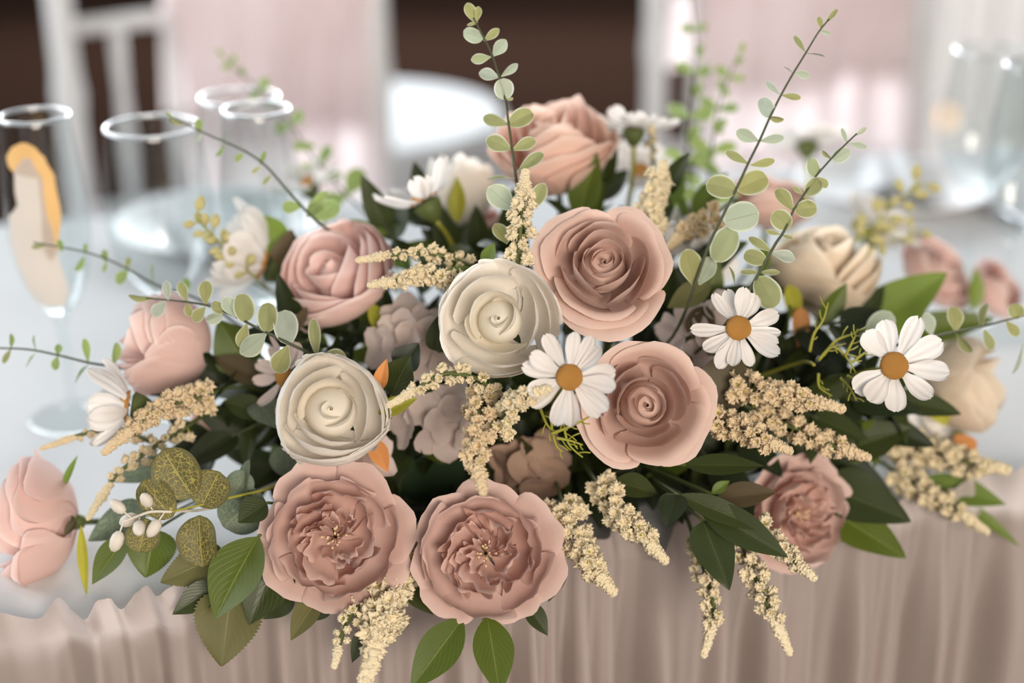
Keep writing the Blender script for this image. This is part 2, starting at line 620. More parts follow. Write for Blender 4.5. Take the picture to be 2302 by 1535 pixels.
cur = thing('curtain', 'ivory curtain hanging in soft folds behind the right hand chair', 'curtain', None, Matrix.Identity(4))
part('fabric', grid('curtain_fabric', curtain_fn, 150, 12, MT['curtain']), cur)
part('curtain_rail', tube('curtain_rail', [(0.9, 3.7, 2.46), (2.75, 3.7, 2.46)], 0.014, 10, MT['steel']), cur)

# ------------------------------------------------------------------ the table
TL, TD = 1.83, 0.76
S0 = -0.55
tb = thing('banquet_table', 'long banquet table carrying the flowers, hidden under white linen', 'table', None,
           Matrix.Translation(tw(S0 + TL / 2, TD / 2, 0)) @ Matrix.Rotation(TANG, 4, 'Z'))
part('table_top', boxes('table_top', [(0, 0, TZ - 0.021, TL - 0.01, TD - 0.01, 0.03)], MT['wood'], 0.004), tb)
for sx in (-1, 1):
    for sy in (-1, 1):
        part('leg', tube('table_leg', [(sx * (TL / 2 - 0.12), sy * (TD / 2 - 0.1), 0), (sx * (TL / 2 - 0.12), sy * (TD / 2 - 0.1), TZ - 0.034)], 0.016, 10, MT['steel']), tb)


def cloth_fn(u, v):
    # linen top with rounded fold, hanging a little on back and sides
    x = lerp(-0.06, TL + 0.06, u)
    y = lerp(-0.010, TD + 0.2, v)
    z = 0.0
    xx = min(max(x, 0), TL)
    dz = abs(x - xx) * 3.5
    yy = min(y, TD)
    dz = max(dz, (y - yy) * 1.2, -y * 0.7)
    w = 0.0009 * noise.noise(Vector((x * 9, y * 9, 0))) + 0.0006 * noise.noise(Vector((x * 25, y * 25, 3)))
    return tw(S0 + xx, yy + (y - yy) * 0.06, TZ - dz + w)


tc = part('tablecloth', grid('tablecloth', cloth_fn, 120, 60, MT['cloth']))
tag(tc, 'white linen cloth laid flat over the banquet table top', 'tablecloth')

# gathered skirt pinned along the front edge, with a ruffled heading standing above it
rng = random.Random(11)
_ph = [rng.uniform(0, 6.28) for _ in range(12)]


def fold(s, t):
    w = 0.016 * math.sin(s * 13 + _ph[0]) + 0.010 * math.sin(s * 29 + _ph[1]) + 0.006 * math.sin(s * 47 + _ph[5])
    ph = (s + w) * 2 * math.pi / 0.027
    k = 0.5 + 0.5 * math.sin(s * 21 + _ph[2])
    f = math.sin(ph + 0.35 * math.sin(t * 5 + _ph[3] + s * 9))
    f = math.copysign(abs(f) ** 0.75, f)
    g = math.sin(ph * 0.5 + _ph[4] + t * 1.2)
    fine = math.sin(ph * 2.3 + _ph[6] + t * 4)
    return f * (0.45 + 0.4 * k) + 0.55 * g + 0.18 * fine


def skirt_fn(u, v):
    s = S0 + 0.02 + u * (TL - 0.04)
    t = v * 0.70
    a = lerp(0.0030, 0.0165, sstep(0.0, 0.09, t)) * (1 + 0.5 * t)
    off = 0.020 + a * fold(s, t) + 0.03 * t
    return tw(s, -off, TZ - 0.004 - t)


def head_fn(u, v):
    s = S0 + 0.02 + u * (TL - 0.04)
    h = 0.021 + 0.006 * math.sin(s * 37 + _ph[7]) + 0.004 * math.sin(s * 83 + _ph[8]) + 0.0025 * math.sin(s * 160)
    t = -v * h
    f = fold(s + 0.004 * v, t * 6)
    off = 0.020 + (0.0030 + 0.0080 * v ** 1.3) * f + 0.004 * v * math.sin(s * 60 + _ph[9]) - 0.006 * v * v
    return tw(s, -off, TZ - 0.004 - t * (1 + 0.15 * math.sin(s * 210 + _ph[10])))


sk = thing('table_skirt', 'gathered blush white organza skirt hanging from the table front edge', 'table skirt', None, Matrix.Identity(4))
part('skirt_fabric', grid('skirt_fabric', skirt_fn, 900, 26, MT['skirt']), sk)
part('ruffle_heading', grid('ruffle_heading', head_fn, 1000, 8, MT['skirt']), sk, None, 'ruffled heading standing along the table edge')

# ------------------------------------------------------------------ chairs
def chair(label, loc, rot, drape, wid=0.43):
    t = thing('chair', label, 'chair', 'white chairs behind the table', Matrix.Translation(loc) @ Matrix.Rotation(rot, 4, 'Z'))
    hw = wid / 2
    top = 0.93
    for s in (-1, 1):
        prof = []
        pts, rad = [], []
        for k in range(26):
            f = k / 25
            z = top * f
            y = 0.0 + 0.07 * max(0, f - 0.5) ** 1.3
            pts.append((s * hw, y, z))
            ring = 1 + 0.22 * max(0, math.cos(f * 2 * math.pi * 5)) ** 6
            rad.append(0.0185 * ring)
        part('back_post', tube('back_post', pts, rad, 10, MT['paint']), t)
        part('leg', tube('front_leg', [(s * hw * 0.98, -0.38, 0), (s * hw * 0.98, -0.38, 0.2), (s * hw * 0.98, -0.38, 0.43)], [0.012, 0.015, 0.016], 10, MT['paint']), t)
    for z in (0.905, 0.835, 0.57):
        part('back_rail', tube('back_rail', [(-hw, 0.03 * (z - .4) * 2, z), (-hw * .5, 0.045 * (z - .4) * 2, z + 0.006), (0, 0.05 * (z - .4) * 2, z + 0.008), (hw * .5, 0.045 * (z - .4) * 2, z + 0.006), (hw, 0.03 * (z - .4) * 2, z)], 0.012, 8, MT['paint']), t)
    for k in range(5):
        x = -hw + wid * (k + 1) / 6
        part('spindle', tube('spindle', [(x, 0.016, 0.57), (x, 0.022, 0.66), (x, 0.028, 0.74), (x, 0.034, 0.835)], [0.009, 0.012, 0.009, 0.011], 8, MT['paint']), t)
    part('seat', boxes('chair_seat', [(0, -0.19, 0.44, wid + 0.02, 0.42, 0.03)], MT['paint'], 0.01), t)
    part('cushion', boxes('cushion', [(0, -0.19, 0.475, wid - 0.01, 0.40, 0.04)], MT['cloth'], 0.016), t)
    for z in (0.16, 0.26):
        part('stretcher', tube('stretcher', [(-hw, -0.38, z), (hw, -0.38, z)], 0.009, 8, MT['paint']), t)
    a, b = drape

    def dr(u, v):
        # over the top rail, front fall gathered toward one side, short fall behind
        x = lerp(a, b, u) * hw
        q = v * 1.25 - 0.25
        pinch = 1 - 0.10 * max(0, q) * (1 - max(0, q)) * 2
        xx = x * pinch + 0.02 * math.sin(q * 3 + u * 4)
        wob = 0.008 * math.sin(u * 26 + 2.2 * q) + 0.010 * math.sin(u * 11 - 3.5 * q + 1) + 0.006 * math.sin(u * 47 + q * 6) + 0.022 * math.sin(u * 6.5 + q * 5.5)
        if q < 0:
            return (xx, 0.062 + wob * 0.5, 0.928 + q * 0.9)
        yb = 0.034 - 0.055 * min(1, q * 12) ** 0.5 - 0.02 * q
        return (xx, yb + wob * (0.4 + q), 0.932 - q * 0.48)
    sh = part('sash', grid('sash', dr, 70, 40, MT['sash']), t, None, 'pink chiffon sash draped over the chair back')
    return t


c1 = P(512, 30, 2.0)
chair('white spindle back chair half covered by pink chiffon, left post and spindles bare', (c1.x - 0.01, c1.y, 0), TANG * 0.8, (-0.36, 1.06), 0.44)
c2 = P(1775, 30, 2.32)
chair('white chair wrapped almost fully in pink chiffon, beside the ivory curtain', (c2.x, c2.y, 0), TANG * 0.8, (-0.80, 1.08), 0.44)

# low side table with white cloth seen between the two chairs
st = thing('side_table', 'low round side table under a white cloth between the two chairs', 'side table', None, Matrix.Translation((-0.37, 3.3, 0)) @ Matrix.Diagonal((1, 1, 0.70, 1)))


def stc(u, v):
    a = 2 * math.pi * u
    if v < 0.4:
        r = v / 0.4 * 0.34
        return (r * math.cos(a), r * math.sin(a), 0.56 + 0.001 * math.sin(a * 3))
    q = (v - 0.4) / 0.6
    r = 0.345 + 0.05 * q + 0.022 * q * math.sin(a * 14) + 0.01 * q * math.sin(a * 5 + 1)
    return (r * math.cos(a), r * math.sin(a), 0.56 - q * 0.53)


part('cloth', grid('side_cloth', stc, 112, 30, MT['cloth']), st)
part('table_top', lathe('side_top', [(0.001, 0.53), (0.33, 0.53), (0.335, 0.54), (0.33, 0.553), (0.001, 0.553)], 32, MT['wood']), st)
part('pedestal', lathe('pedestal', [(0.16, 0.0), (0.16, 0.02), (0.03, 0.05), (0.025, 0.3), (0.03, 0.52)], 20, MT['wood']), st)

# ------------------------------------------------------------------ glassware and place settings
def glass_prof(pts, th=0.0011):
    """outer profile up, inner profile down"""
    outer = catmull([(r, z, 0) for r, z in pts], 44)
    o = [(max(p.x, 0.0005), p.y) for p in outer]
    i = [(max(r - th, 0.0005), z) for r, z in o if z > 0.0]
    return o, i


FLUTE = [(0.001, 0.0), (0.029, 0.0), (0.030, 0.0015), (0.018, 0.005), (0.0055, 0.012), (0.0040, 0.035), (0.0042, 0.065), (0.007, 0.080), (0.016, 0.094), (0.0245, 0.115), (0.0287, 0.145), (0.0280, 0.175), (0.0255, 0.20), (0.0232, 0.225)]
WINE = [(0.001, 0.0), (0.033, 0.0), (0.034, 0.0015), (0.02, 0.005), (0.006, 0.012), (0.0042, 0.035), (0.0042, 0.07), (0.007, 0.082), (0.020, 0.093), (0.033, 0.112), (0.0385, 0.140), (0.0375, 0.165), (0.035, 0.19), (0.0325, 0.21)]


def make_glass(name, pts, bowl_z, label, loc, group, rad=1.0):
    t = thing(name, label, 'glass', group, Matrix.Translation(loc))
    o = catmull([(r * rad, z, 0) for r, z in pts], 60)
    prof = [(max(p.x, 0.0004), max(p.y, 0)) for p in o]
    cut = [k for k, p in enumerate(prof) if p[1] > bowl_z][0]
    th = 0.0011
    bowl = prof[cut - 1:] + [(prof[-1][0] - th * 0.5, prof[-1][1] + 0.0006)] + [(max(r - th, 0.0004), z) for r, z in reversed(prof[cut:])] + [(0.0004, prof[cut][1] + 0.001)]
    foot = prof[:cut] + [(0.0004, prof[cut - 1][1])]
    part('bowl', lathe('bowl', bowl, 40, MT['glass']), t)
    rr, rz = prof[-1]
    part('rim', lathe('rim', [(rr - 0.0006 + 0.0013 * math.cos(a * math.pi / 5), rz + 0.0013 * math.sin(a * math.pi / 5)) for a in range(11)], 40, MT['glass_rim']), t)
    part('stem_and_foot', lathe('stem_and_foot', foot, 32, MT['glass']), t)
    return t


def at_rim(px, py, h):
    v = T(px, py, TZ + h)
    return Vector((v.x, v.y, TZ))


g1p = at_rim(77, 264, 0.225)
g1 = make_glass('champagne_flute', FLUTE, 0.083, 'champagne flute with a cream and gold painted figure on its bowl', g1p + Vector((0, 0, 0.001)), 'glasses on the table')
g2 = make_glass('wine_glass', WINE, 0.085, 'clear wine glass standing next to the painted champagne flute', at_rim(340, 288, 0.21) + Vector((0, 0, 0.001)), 'glasses on the table')
g3 = make_glass('champagne_flute', FLUTE, 0.083, 'clear unpainted champagne flute in front of the pink draped chair', at_rim(575, 250, 0.225) + Vector((0, 0, 0.001)), 'glasses on the table')
g4 = make_glass('wine_glass', WINE, 0.085, 'clear wine glass partly behind the unpainted champagne flute', at_rim(537, 222, 0.21) + Vector((0, 0, 0.001)), 'glasses on the table', 0.92)
g5 = make_glass('wine_glass', WINE, 0.085, 'clear wine glass standing in front of the ivory curtain', at_rim(2235, 118, 0.21) + Vector((0, 0, 0.001)), 'glasses on the table')
g6 = make_glass('champagne_flute', FLUTE, 0.083, 'clear champagne flute beside the wine glass near the ivory curtain', at_rim(2330, 150, 0.225) + Vector((0, 0, 0.001)), 'glasses on the table')


def frad(z):
    o = catmull([(r, zz, 0) for r, zz in FLUTE], 120)
    return min(o, key=lambda p: abs(p.y - z) + (0 if p.x > 0.004 else 1)).x


def onflute(x, z, inset):
    """point on the bowl wall seen by the viewer: x = metres across, z height"""
    r = frad(z) + inset
    a = max(-1.35, min(1.35, x / r))
    return (r * math.sin(a), -r * math.cos(a), z)


def patch(name, outline_l, outline_r, z0, z1, inset, mat, parent, lab):
    def fn(u, v):
        z = lerp(z0, z1, v)
        return onflute(lerp(outline_l(v), outline_r(v), u), z, inset)
    return part(name, grid(name, fn, 14, 24, mat), parent, None, lab)


# painted figure: cream head and body, gold hair over the crown and down one side
def keyed(v, keys):
    for (a, x), (b, y) in zip(keys, keys[1:]):
        if v <= b:
            return lerp(x, y, sstep(a, b, v))
    return keys[-1][1]


BL = [(0, -0.008), (0.12, -0.016), (0.45, -0.0225), (0.62, -0.020), (0.70, -0.010), (0.78, -0.011), (0.92, -0.010), (1, -0.002)]
BR = [(0, 0.010), (0.12, 0.015), (0.5, 0.012), (0.7, 0.009), (0.85, 0.009), (1, 0.003)]
HL = [(0, 0.006), (0.1, 0.004), (0.5, 0.006), (0.72, 0.006), (0.76, -0.014), (0.86, -0.0165), (0.94, -0.012), (1, -0.003)]
HR = [(0, 0.009), (0.1, 0.014), (0.4, 0.0185), (0.7, 0.017), (0.86, 0.012), (0.95, 0.007), (1, 0.001)]
patch('painted_hair', lambda v: keyed(v, HL), lambda v: keyed(v, HR), 0.132, 0.213, 0.0003, MT['gold'], g1, 'gold painted hair')
patch('painted_figure', lambda v: keyed(v, BL), lambda v: keyed(v, BR), 0.094, 0.203, 0.0006, MT['frost'], g1, 'cream painted figure')


def plate(label, loc, r=0.105):
    t = thing('dinner_plate', label, 'plate', 'plates on the table', Matrix.Translation(loc))
    part('dish', lathe('dish', [(0.001, 0.004), (r * 0.55, 0.0), (r * 0.62, 0.003), (r * 0.95, 0.016), (r, 0.019), (r * 0.985, 0.0205), (r * 0.93, 0.018), (r * 0.64, 0.007), (0.001, 0.006)], 48, MT['china']), t)
    return t


def napkin(label, loc, rz):
    def fn(u, v):
        x, y = (u - .5) * 0.11, (v - .5) * 0.17
        return (x * (1 - 0.25 * v), y, 0.003 + 0.022 * math.sin(math.pi * u) * (1 - 0.35 * v) + 0.004 * math.sin(u * 18 + v * 5))
    o = part('napkin', grid('napkin', fn, 24, 24, MT['cloth']), None, Matrix.Translation(loc) @ Matrix.Rotation(rz, 4, 'Z'))
    tag(o, label, 'napkin', 'napkins on plates')
    return o


def knife(label, loc, rz, name='table_knife'):
    t = thing(name, label, 'cutlery', 'cutlery on the table', Matrix.Translation(loc) @ Matrix.Rotation(rz, 4, 'Z'))
    part('handle', tube('handle', [(0, -0.11, 0.005), (0, -0.06, 0.005), (0, 0.0, 0.004)], [0.005, 0.0045, 0.0035], 8, MT['steel']), t)
    if name == 'table_knife':
        part('blade', grid('blade', lambda u, v: ((u - .5) * 0.018 * (1 - 0.5 * v ** 4), v * 0.11, 0.004 + 0.001 * math.sin(math.pi * u)), 4, 8, MT['steel']), t)
    else:
        part('fork_head', grid('fork_head', lambda u, v: ((u - .5) * 0.022 * min(1, .3 + v * 2), v * 0.04, 0.004 + 0.004 * math.sin(v * 3)), 6, 6, MT['steel']), t)
        for k in range(4):
            x = -0.009 + 0.006 * k
            part('tine', tube('tine', [(x, 0.04, 0.005), (x, 0.085, 0.007)], [0.0015, 0.0008], 5, MT['steel']), t)
    return t


p1 = T(500, 535)
plate('white china plate behind the wine glass and painted flute', (p1.x, p1.y, TZ + 0.001))
napkin('white folded napkin on the plate behind the wine glass', (p1.x, p1.y, TZ + 0.012), 0.5)
p2 = T(2010, 445)
plate('white china plate before the chair wrapped in pink chiffon', (p2.x, p2.y, TZ + 0.001))
napkin('white folded napkin on the plate before the wrapped chair', (p2.x, p2.y, TZ + 0.012), -0.3)
p3 = T(2215, 470)
knife('steel table knife lying right of the plate by the wrapped chair', (p3.x, p3.y, TZ + 0.001), TANG)
p4 = T(2275, 500)
knife('steel dinner fork beside the knife near the wrapped chair', (p4.x, p4.y, TZ + 0.001), TANG + 0.2, 'dinner_fork')

# small warm lamp bulb far behind, hanging at the curtain
lb = P(2130, 262, 3.5)
lt = thing('pendant_bulb', 'small warm glowing bulb hanging before the ivory curtain', 'lamp', None, Matrix.Translation(lb))
mb, ntb, ob = nodemat('warm_bulb')
em = nd(ntb, 'ShaderNodeEmission')
em.inputs[0].default_value = (1.0, 0.62, 0.34, 1)
em.inputs[1].default_value = 1.6
ntb.links.new(em.outputs[0], ob.inputs[0])
part('bulb', lathe('bulb', [(0.0005, -0.026), (0.012, -0.022), (0.02, -0.008), (0.019, 0.004), (0.01, 0.02), (0.008, 0.026), (0.0005, 0.026)], 16, mb), lt)
part('socket', lathe('socket', [(0.0095, 0.022), (0.01, 0.05), (0.004, 0.056), (0.0005, 0.056)], 12, MT['steel']), lt)
part('cord', tube('cord', [(0, 0, 0.05), (0, 0, 2.46 - lb.z)], 0.002, 5, MT['stem_brown']), lt)

# ------------------------------------------------------------------ the arrangement's tray
TRC = tw(0.335, 0.085, TZ)
tr = thing('flower_tray', 'dark green oval tray of floral foam hidden beneath the blooms', 'tray', None, Matrix.Translation(TRC + Vector((0, 0, 0.001))) @ Matrix.Rotation(TANG, 4, 'Z') @ Matrix.Diagonal((2.4, 1, 1, 1)))
part('dish', lathe('tray_dish', [(0.001, 0.0), (0.055, 0.0), (0.068, 0.012), (0.072, 0.026), (0.069, 0.026), (0.064, 0.013), (0.001, 0.006)], 40, MT['tray']), tr)
part('foam', lathe('tray_foam', [(0.001, 0.008), (0.058, 0.012), (0.060, 0.035), (0.052, 0.052), (0.03, 0.060), (0.001, 0.062)], 32, MT['foam']), tr)


def core(p):
    """where a stem meets the foam"""
    rel = Vector(p) - TRC
    s = max(-0.12, min(0.12, rel.dot(ED) * 0.55))
    n = max(-0.035, min(0.035, -rel.dot(EN) * 0.3))
    return TRC + ED * s - EN * n + Vector((0, 0, 0.045))


def stem_to_core(p, direction, n=12):
    c = core(p)
    L = (Vector(p) - c).length
    back = FWD * min(0.045, max(0.0, 0.93 - (Vector(p) - CAM).dot(FWD)))      # slip behind the neighbouring blooms first
    q = Vector(p) + Vector(direction) * L * 0.15 + back * 0.7
    return catmull([p, q, lerp(q, c, 0.5) + back * 0.5 + Vector((0, 0, 0.004)), c], n)


# ------------------------------------------------------------------ petals and blooms
def bez(p, v):
    a = (1 - v) ** 3
    b = 3 * (1 - v) ** 2 * v
    c = 3 * (1 - v) * v * v
    d = v ** 3
    return (a * p[0][0] + b * p[1][0] + c * p[2][0] + d * p[3][0], a * p[0][1] + b * p[1][1] + c * p[2][1] + d * p[3][1])


def petal_mesh(R, phi0, W, prof, rg, spiral=0.06, flat=0.4, tip=0.22, point=0.0, wave=0.02, roll=0.06, serr=0.0, nu=14, nv=12, mat=None, edgecurl=0.0):
    p1, p2, p3 = rg.uniform(0, 6.28), rg.uniform(0, 6.28), rg.uniform(0, 6.28)
    sgn = rg.choice((-1, 1))
    teeth = [rg.uniform(0.3, 1) for _ in range(40)]

    def fn(uu, vv):
        u = math.sin((uu * 2 - 1) * math.pi / 2)
        vm = 1 - tip * 1.5 * (1 - math.sqrt(max(0.0, 1 - abs(u) ** 3.0))) - point * abs(u) + 0.025 * math.sin(u * 3 + p1) * (1 - u * u)
        if serr:
            q = (u * 0.5 + 0.5) * 11
            k = int(q)
            vm -= serr * teeth[k % 40] * abs(q - k - 0.5) * 2 + serr * 0.7 * math.sin(u * 5 + p2)
        v = vv * max(0.3, vm)
        r, z = bez(prof, v)
        wid = W * (0.30 + 0.70 * sstep(0, 0.5, v)) * (1 - 0.10 * sstep(0.8, 1, v))
        ph = u * wid
        r *= 1 + flat * (1 / max(0.35, math.cos(min(1.2, abs(ph)))) - 1) * (0.5 if abs(ph) > 1 else 1)
        r += spiral * u * sstep(0.1, 0.6, v)
        e = sstep(0.84, 1.0, vv)
        r += roll * e * (0.75 + 0.5 * math.sin(u * 2.3 + p2))
        z -= roll * 0.9 * e * e * (0.6 + 0.5 * math.sin(u * 2.0 + p3))
        ec = max(0, abs(u) - 0.55) / 0.45
        r += edgecurl * ec * ec * sstep(0.2, 0.8, v)
        wv = wave * vv ** 2.5 * (math.sin(u * 5.3 * sgn + p1) + 0.6 * math.sin(u * 11 + p3))
        z += wv
        r += wv * 0.7
        return (R * r * math.cos(phi0 + ph), R * r * math.sin(phi0 + ph), R * z)
    return grid('petal', fn, nu, nv, mat)


def add_sepals(t, R, zb, rg, mat, n=5, spread=0.5, L=0.55):
    for k in range(n):
        a = 2 * math.pi * k / n + rg.uniform(-.2, .2)
        b = Vector((0.05 * R * math.cos(a), 0.05 * R * math.sin(a), zb * R))
        d = Vector((math.cos(a) * spread, math.sin(a) * spread, 0.35 + rg.uniform(-.2, .2))).normalized()
        part('sepal', LEAFM['lance'], t, leafM(b, b + d * L * R, Vector((math.cos(a), math.sin(a), -0.6)), 0.26 * R), None, mat)


def finish_bloom(t, M, R, zb, rg, stem_mat='stem', stem_r=0.0022):
    inv = M.inverted()
    base = M @ Vector((0, 0, zb * R))
    axis = -(M.to_3x3() @ Vector((0, 0, 1))).normalized()
    pts = stem_to_core(base, axis)
    part('stem', tube('stem', [inv @ p for p in pts], stem_r, 6, MT[stem_mat]), t)


# leaf outlines -------------------------------------------------
def leaf_grid(name, wfn, fold=0.12, curl=0.12, serr=0, nu=8, nv=14, wave=0.0, seed=0):
    rg = random.Random(seed)
    p = rg.uniform(0, 6.28)
    verts, uv, rim = [], [], []
    for j in range(nv + 1):
        for i in range(nu + 1):
            u, v = i / nu * 2 - 1, j / nv
            w = wfn(v) * 0.5
            if serr and i in (0, nu):
                w *= 1 + serr * (1 if j % 2 else -1)
            x = u * w
            z = fold * abs(x) * 2 - curl * (v - 0.3) ** 2 * 1.2 + wave * math.sin(v * 9 + p + (2 if u > 0 else 0)) * abs(u) ** 2
            verts.append((x, v, z))
            uv.append((u * 0.5 + 0.5, v))
            ev = 1 - min(v, 1 - v) * 2
            rim.append(max(abs(u), ev ** 3))
    m = mesh(name, verts, gridfaces(nu, nv), uv)
    at = m.attributes.new('rim', 'FLOAT', 'POINT')
    at.data.foreach_set('value', rim)
    m.materials.append(None)
    return m


def w_lance(v): return max(0.015, math.sin(math.pi * v ** 0.85) ** 0.95) if 0 < v < 1 else 0.015
def w_ovate(v): return max(0.02, (math.sin(math.pi * v ** 0.62) ** 0.8)) if 0 < v < 1 else 0.02
def w_round(v): return max(0.04, math.sqrt(max(0, 1 - (2 * v - 1) ** 2)) * (0.86 + 0.14 * v)) if 0 < v < 1 else 0.06
def w_obov(v): return max(0.05, (math.sin(math.pi * min(1, v ** 1.35 * 0.93 + 0.02)) ** 0.75)) if v < 1 else 0.12


LEAFM = {
    'lance': leaf_grid('lance_leaf', w_lance, 0.16, 0.16),
    'lance2': leaf_grid('lance_leaf_b', w_lance, 0.25, 0.28, wave=0.02, seed=3),
    'ovate': leaf_grid('ovate_leaf', w_ovate, 0.15, 0.12, nv=16, wave=0.02, seed=2),
    'serrate': leaf_grid('serrate_leaf', w_ovate, 0.12, 0.14, serr=0.045, nv=44, wave=0.03, seed=5),
    'round': leaf_grid('round_leaf', w_round, 0.10, 0.10, nu=10, nv=16, wave=0.02, seed=7),
    'round2': leaf_grid('round_leaf_b', w_round, 0.22, 0.2, nu=10, nv=16, wave=0.05, seed=9),
    'obov': leaf_grid('obovate_leaf', w_obov, 0.12, 0.14, nu=8, nv=16, wave=0.02, seed=8),
}


# roses -----------------------------------------------------------
def rose(label, px, py, d, rpx, face, seed, mat, mat_in=None, openness=1.0, roll=0.0, sepals=None, n_in=11, n_mid=5, n_out=7, group='roses in the centrepiece', zst=1.0, extra=(), name='rose', squash=0.86):
    rg = random.Random(seed)
    R = PX(rpx, d)
    M = frame(P(px, py, d), cdir(*face), roll)
    if zst != 1.0:
        M = M @ Matrix.Diagonal((1, 1, zst, 1))
    t = thing(name, label, 'flower', group, M)
    mi = MT[mat_in or mat]
    mo = MT[mat]
    o = max(0.0, openness)
    cl = max(0.0, -openness)
    ang = rg.uniform(0, 6)
    wide = openness > 0.8
    rin = 0.44 if wide else lerp(0.52, 0.36, cl)
    if wide:
        n_mid, n_out = 5, 7
    dr = rin / n_in
    hr, ht = lerp(0.36, 0.62, cl), lerp(0.14, 0.20, cl)
    part('bud_heart', lathe('bud_heart', [(0.001, -0.55 * R), (hr * 0.85 * R, -0.45 * R), (hr * R, -0.2 * R), (hr * 0.8 * R, ht * 0.2 * R), (hr * 0.4 * R, ht * 0.8 * R), (0.001, ht * R)], 18, mi), t)
    # tight heart, nested cups that grow outwards
    for i in range(n_in):
        f = i / max(1, n_in - 1)
        rad = 0.045 + (rin - 0.045) * f
        top = lerp(0.25, 0.36, sstep(0, 0.6, f)) + rg.uniform(-.015, .015)
        pr = [(0.02, -0.5), (rad * 1.2, -0.42), (rad * 1.10, 0.05), (rad * lerp(0.5, lerp(1.04, 0.80, cl), min(1, f * 2.5)), top)]
        me = petal_mesh(R, ang, lerp(2.2, lerp(1.12, 1.5, min(1, cl + (0.7 if n_in < 8 else 0))), f), pr, rg, 0.32 * dr, 0.0, lerp(0.16, 0.34, f), 0.12 * f, 0.008, lerp(0.0, 0.010, f), mat=mi, nu=18, nv=11)
        if f < 0.75:
            for v in me.vertices:
                v.co.y *= lerp(squash - 0.1, squash + 0.1, f)
        part('petal', me, t)
        ang += 2.15 + rg.uniform(-.2, .2)
    for i in range(n_mid):
        f = i / max(1, n_mid - 1)
        rad = rin + 0.05 + (0.12 if wide else 0.17) * f
        top = lerp(0.34, lerp(0.32, 0.18, o), f) + rg.uniform(-.02, .02)
        pr = [(0.04, -0.56), (rad * 1.25, -0.52), (rad * 1.16, 0.0), (rad * lerp(lerp(1.0, 0.82, cl), 1.10, o), top)]
        part('petal', petal_mesh(R, ang, lerp(1.2, 0.95, o), pr, rg, 0.012, 0.08, 0.36, 0.12, 0.012, lerp(0.008, 0.022, o), mat=mo, nu=16), t)
        ang += 2.2 + rg.uniform(-.15, .15)
    for i in range(n_out):
        f = i / max(1, n_out - 1)
        tipr = lerp(lerp(0.80, 0.66, cl), 0.96, o) + 0.10 * f * o + 0.05 * f * (1 - o) + rg.uniform(-.02, .02)
        tipz = lerp(lerp(0.24, 0.32, cl), 0.04, o) - lerp(0.14, 0.22, o) * f + rg.uniform(-.02, .02)
        pr = [(0.04, -0.62 - 0.02 * f), (lerp(0.86, 0.82, o) + 0.05 * f, -0.60), (lerp(1.0, 0.80, o) + 0.05 * f, -0.04), (tipr, tipz)]
        if wide:
            pr = [(0.04, -0.62), (0.66 + 0.06 * f, -0.58), (0.66 + 0.10 * f, 0.10 - 0.1 * f), (0.86 + 0.20 * f + rg.uniform(-.03, .03), 0.10 - 0.24 * f)]
        part('petal', petal_mesh(R, ang, 1.0 if wide else lerp(1.12 + 0.6 * cl, 0.84, o), pr, rg, 0.012, 0.05 if wide else 0.12, 0.22 if wide else 0.27, 0.0, 0.020, lerp(0.025, 0.04, o), mat=mo, nu=18, nv=14), t)
        ang += 2.2 + rg.uniform(-.12, .12)
    part('receptacle', lathe('receptacle', [(0.001, -0.72 * R), (0.09 * R, -0.70 * R), (0.13 * R, -0.62 * R), (0.10 * R, -0.52 * R), (0.001, -0.5 * R)], 12, MT['stem']), t)
    if sepals:
        add_sepals(t, R, -0.62, rg, MT[sepals])
    inv = M.inverted()
    for (bx, by, tx, ty, w, dd, m) in extra:
        A, B = P(bx, by, dd), P(tx, ty, dd - 0.006)
        part('sepal', LEAFM['lance2'], t, inv @ leafM(A, B, -FWD + UP * 0.3, PX(w, dd)), None, MT[m])
    finish_bloom(t, M, R, -0.66, rg)
    return t


rose('large open blush pink rose, upper one of the two beside the cream rose', 1358, 596, 0.80, 152, (0.02, 0.30, 1), 1, 'blush', openness=0.95, roll=0.4)
rose('large open blush pink rose just below the other, partly behind a daisy', 1452, 910, 0.79, 152, (0.06, 0.02, 1), 2, 'blush', openness=1.0, roll=2.2)
rose('open cream rose between the blush rose and the orange-centred daisy', 1122, 718, 0.785, 142, (-0.08, 0.14, 1), 3, 'cream', 'cream_in', openness=0.45, roll=1.0, n_in=5, n_mid=4)
rose('rounded half closed cream rose above the left peony', 745, 922, 0.785, 138, (0.12, 0.22, 1), 4, 'cream', 'cream_in', openness=-0.25, roll=0.2, n_in=4, n_mid=4, n_out=7,
     extra=((850, 880, 868, 808, 34, 0.80, 'sepal_orange'), (850, 930, 935, 895, 44, 0.795, 'sepal'), (835, 985, 872, 1060, 44, 0.81, 'sepal_orange'), (800, 1005, 740, 1040, 50, 0.825, 'sepal')))
rose('pale pink rose tilted to the left, next to cream astilbe tips', 748, 610, 0.875, 145, (-0.42, 0.55, 0.8), 5, 'pale_blush', openness=0.2, roll=0.8, n_in=6,
     extra=((830, 680, 885, 780, 42, 0.87, 'sepal'), (690, 690, 665, 750, 24, 0.86, 'leaf_brown')))
rose('pale pink rose seen from the side under the curving eucalyptus sprig', 348, 765, 0.87, 124, (-0.85, 0.36, 0.30), 6, 'pale_blush', openness=0.15, roll=1.9, sepals='leaf_brown', zst=1.6, n_in=6)
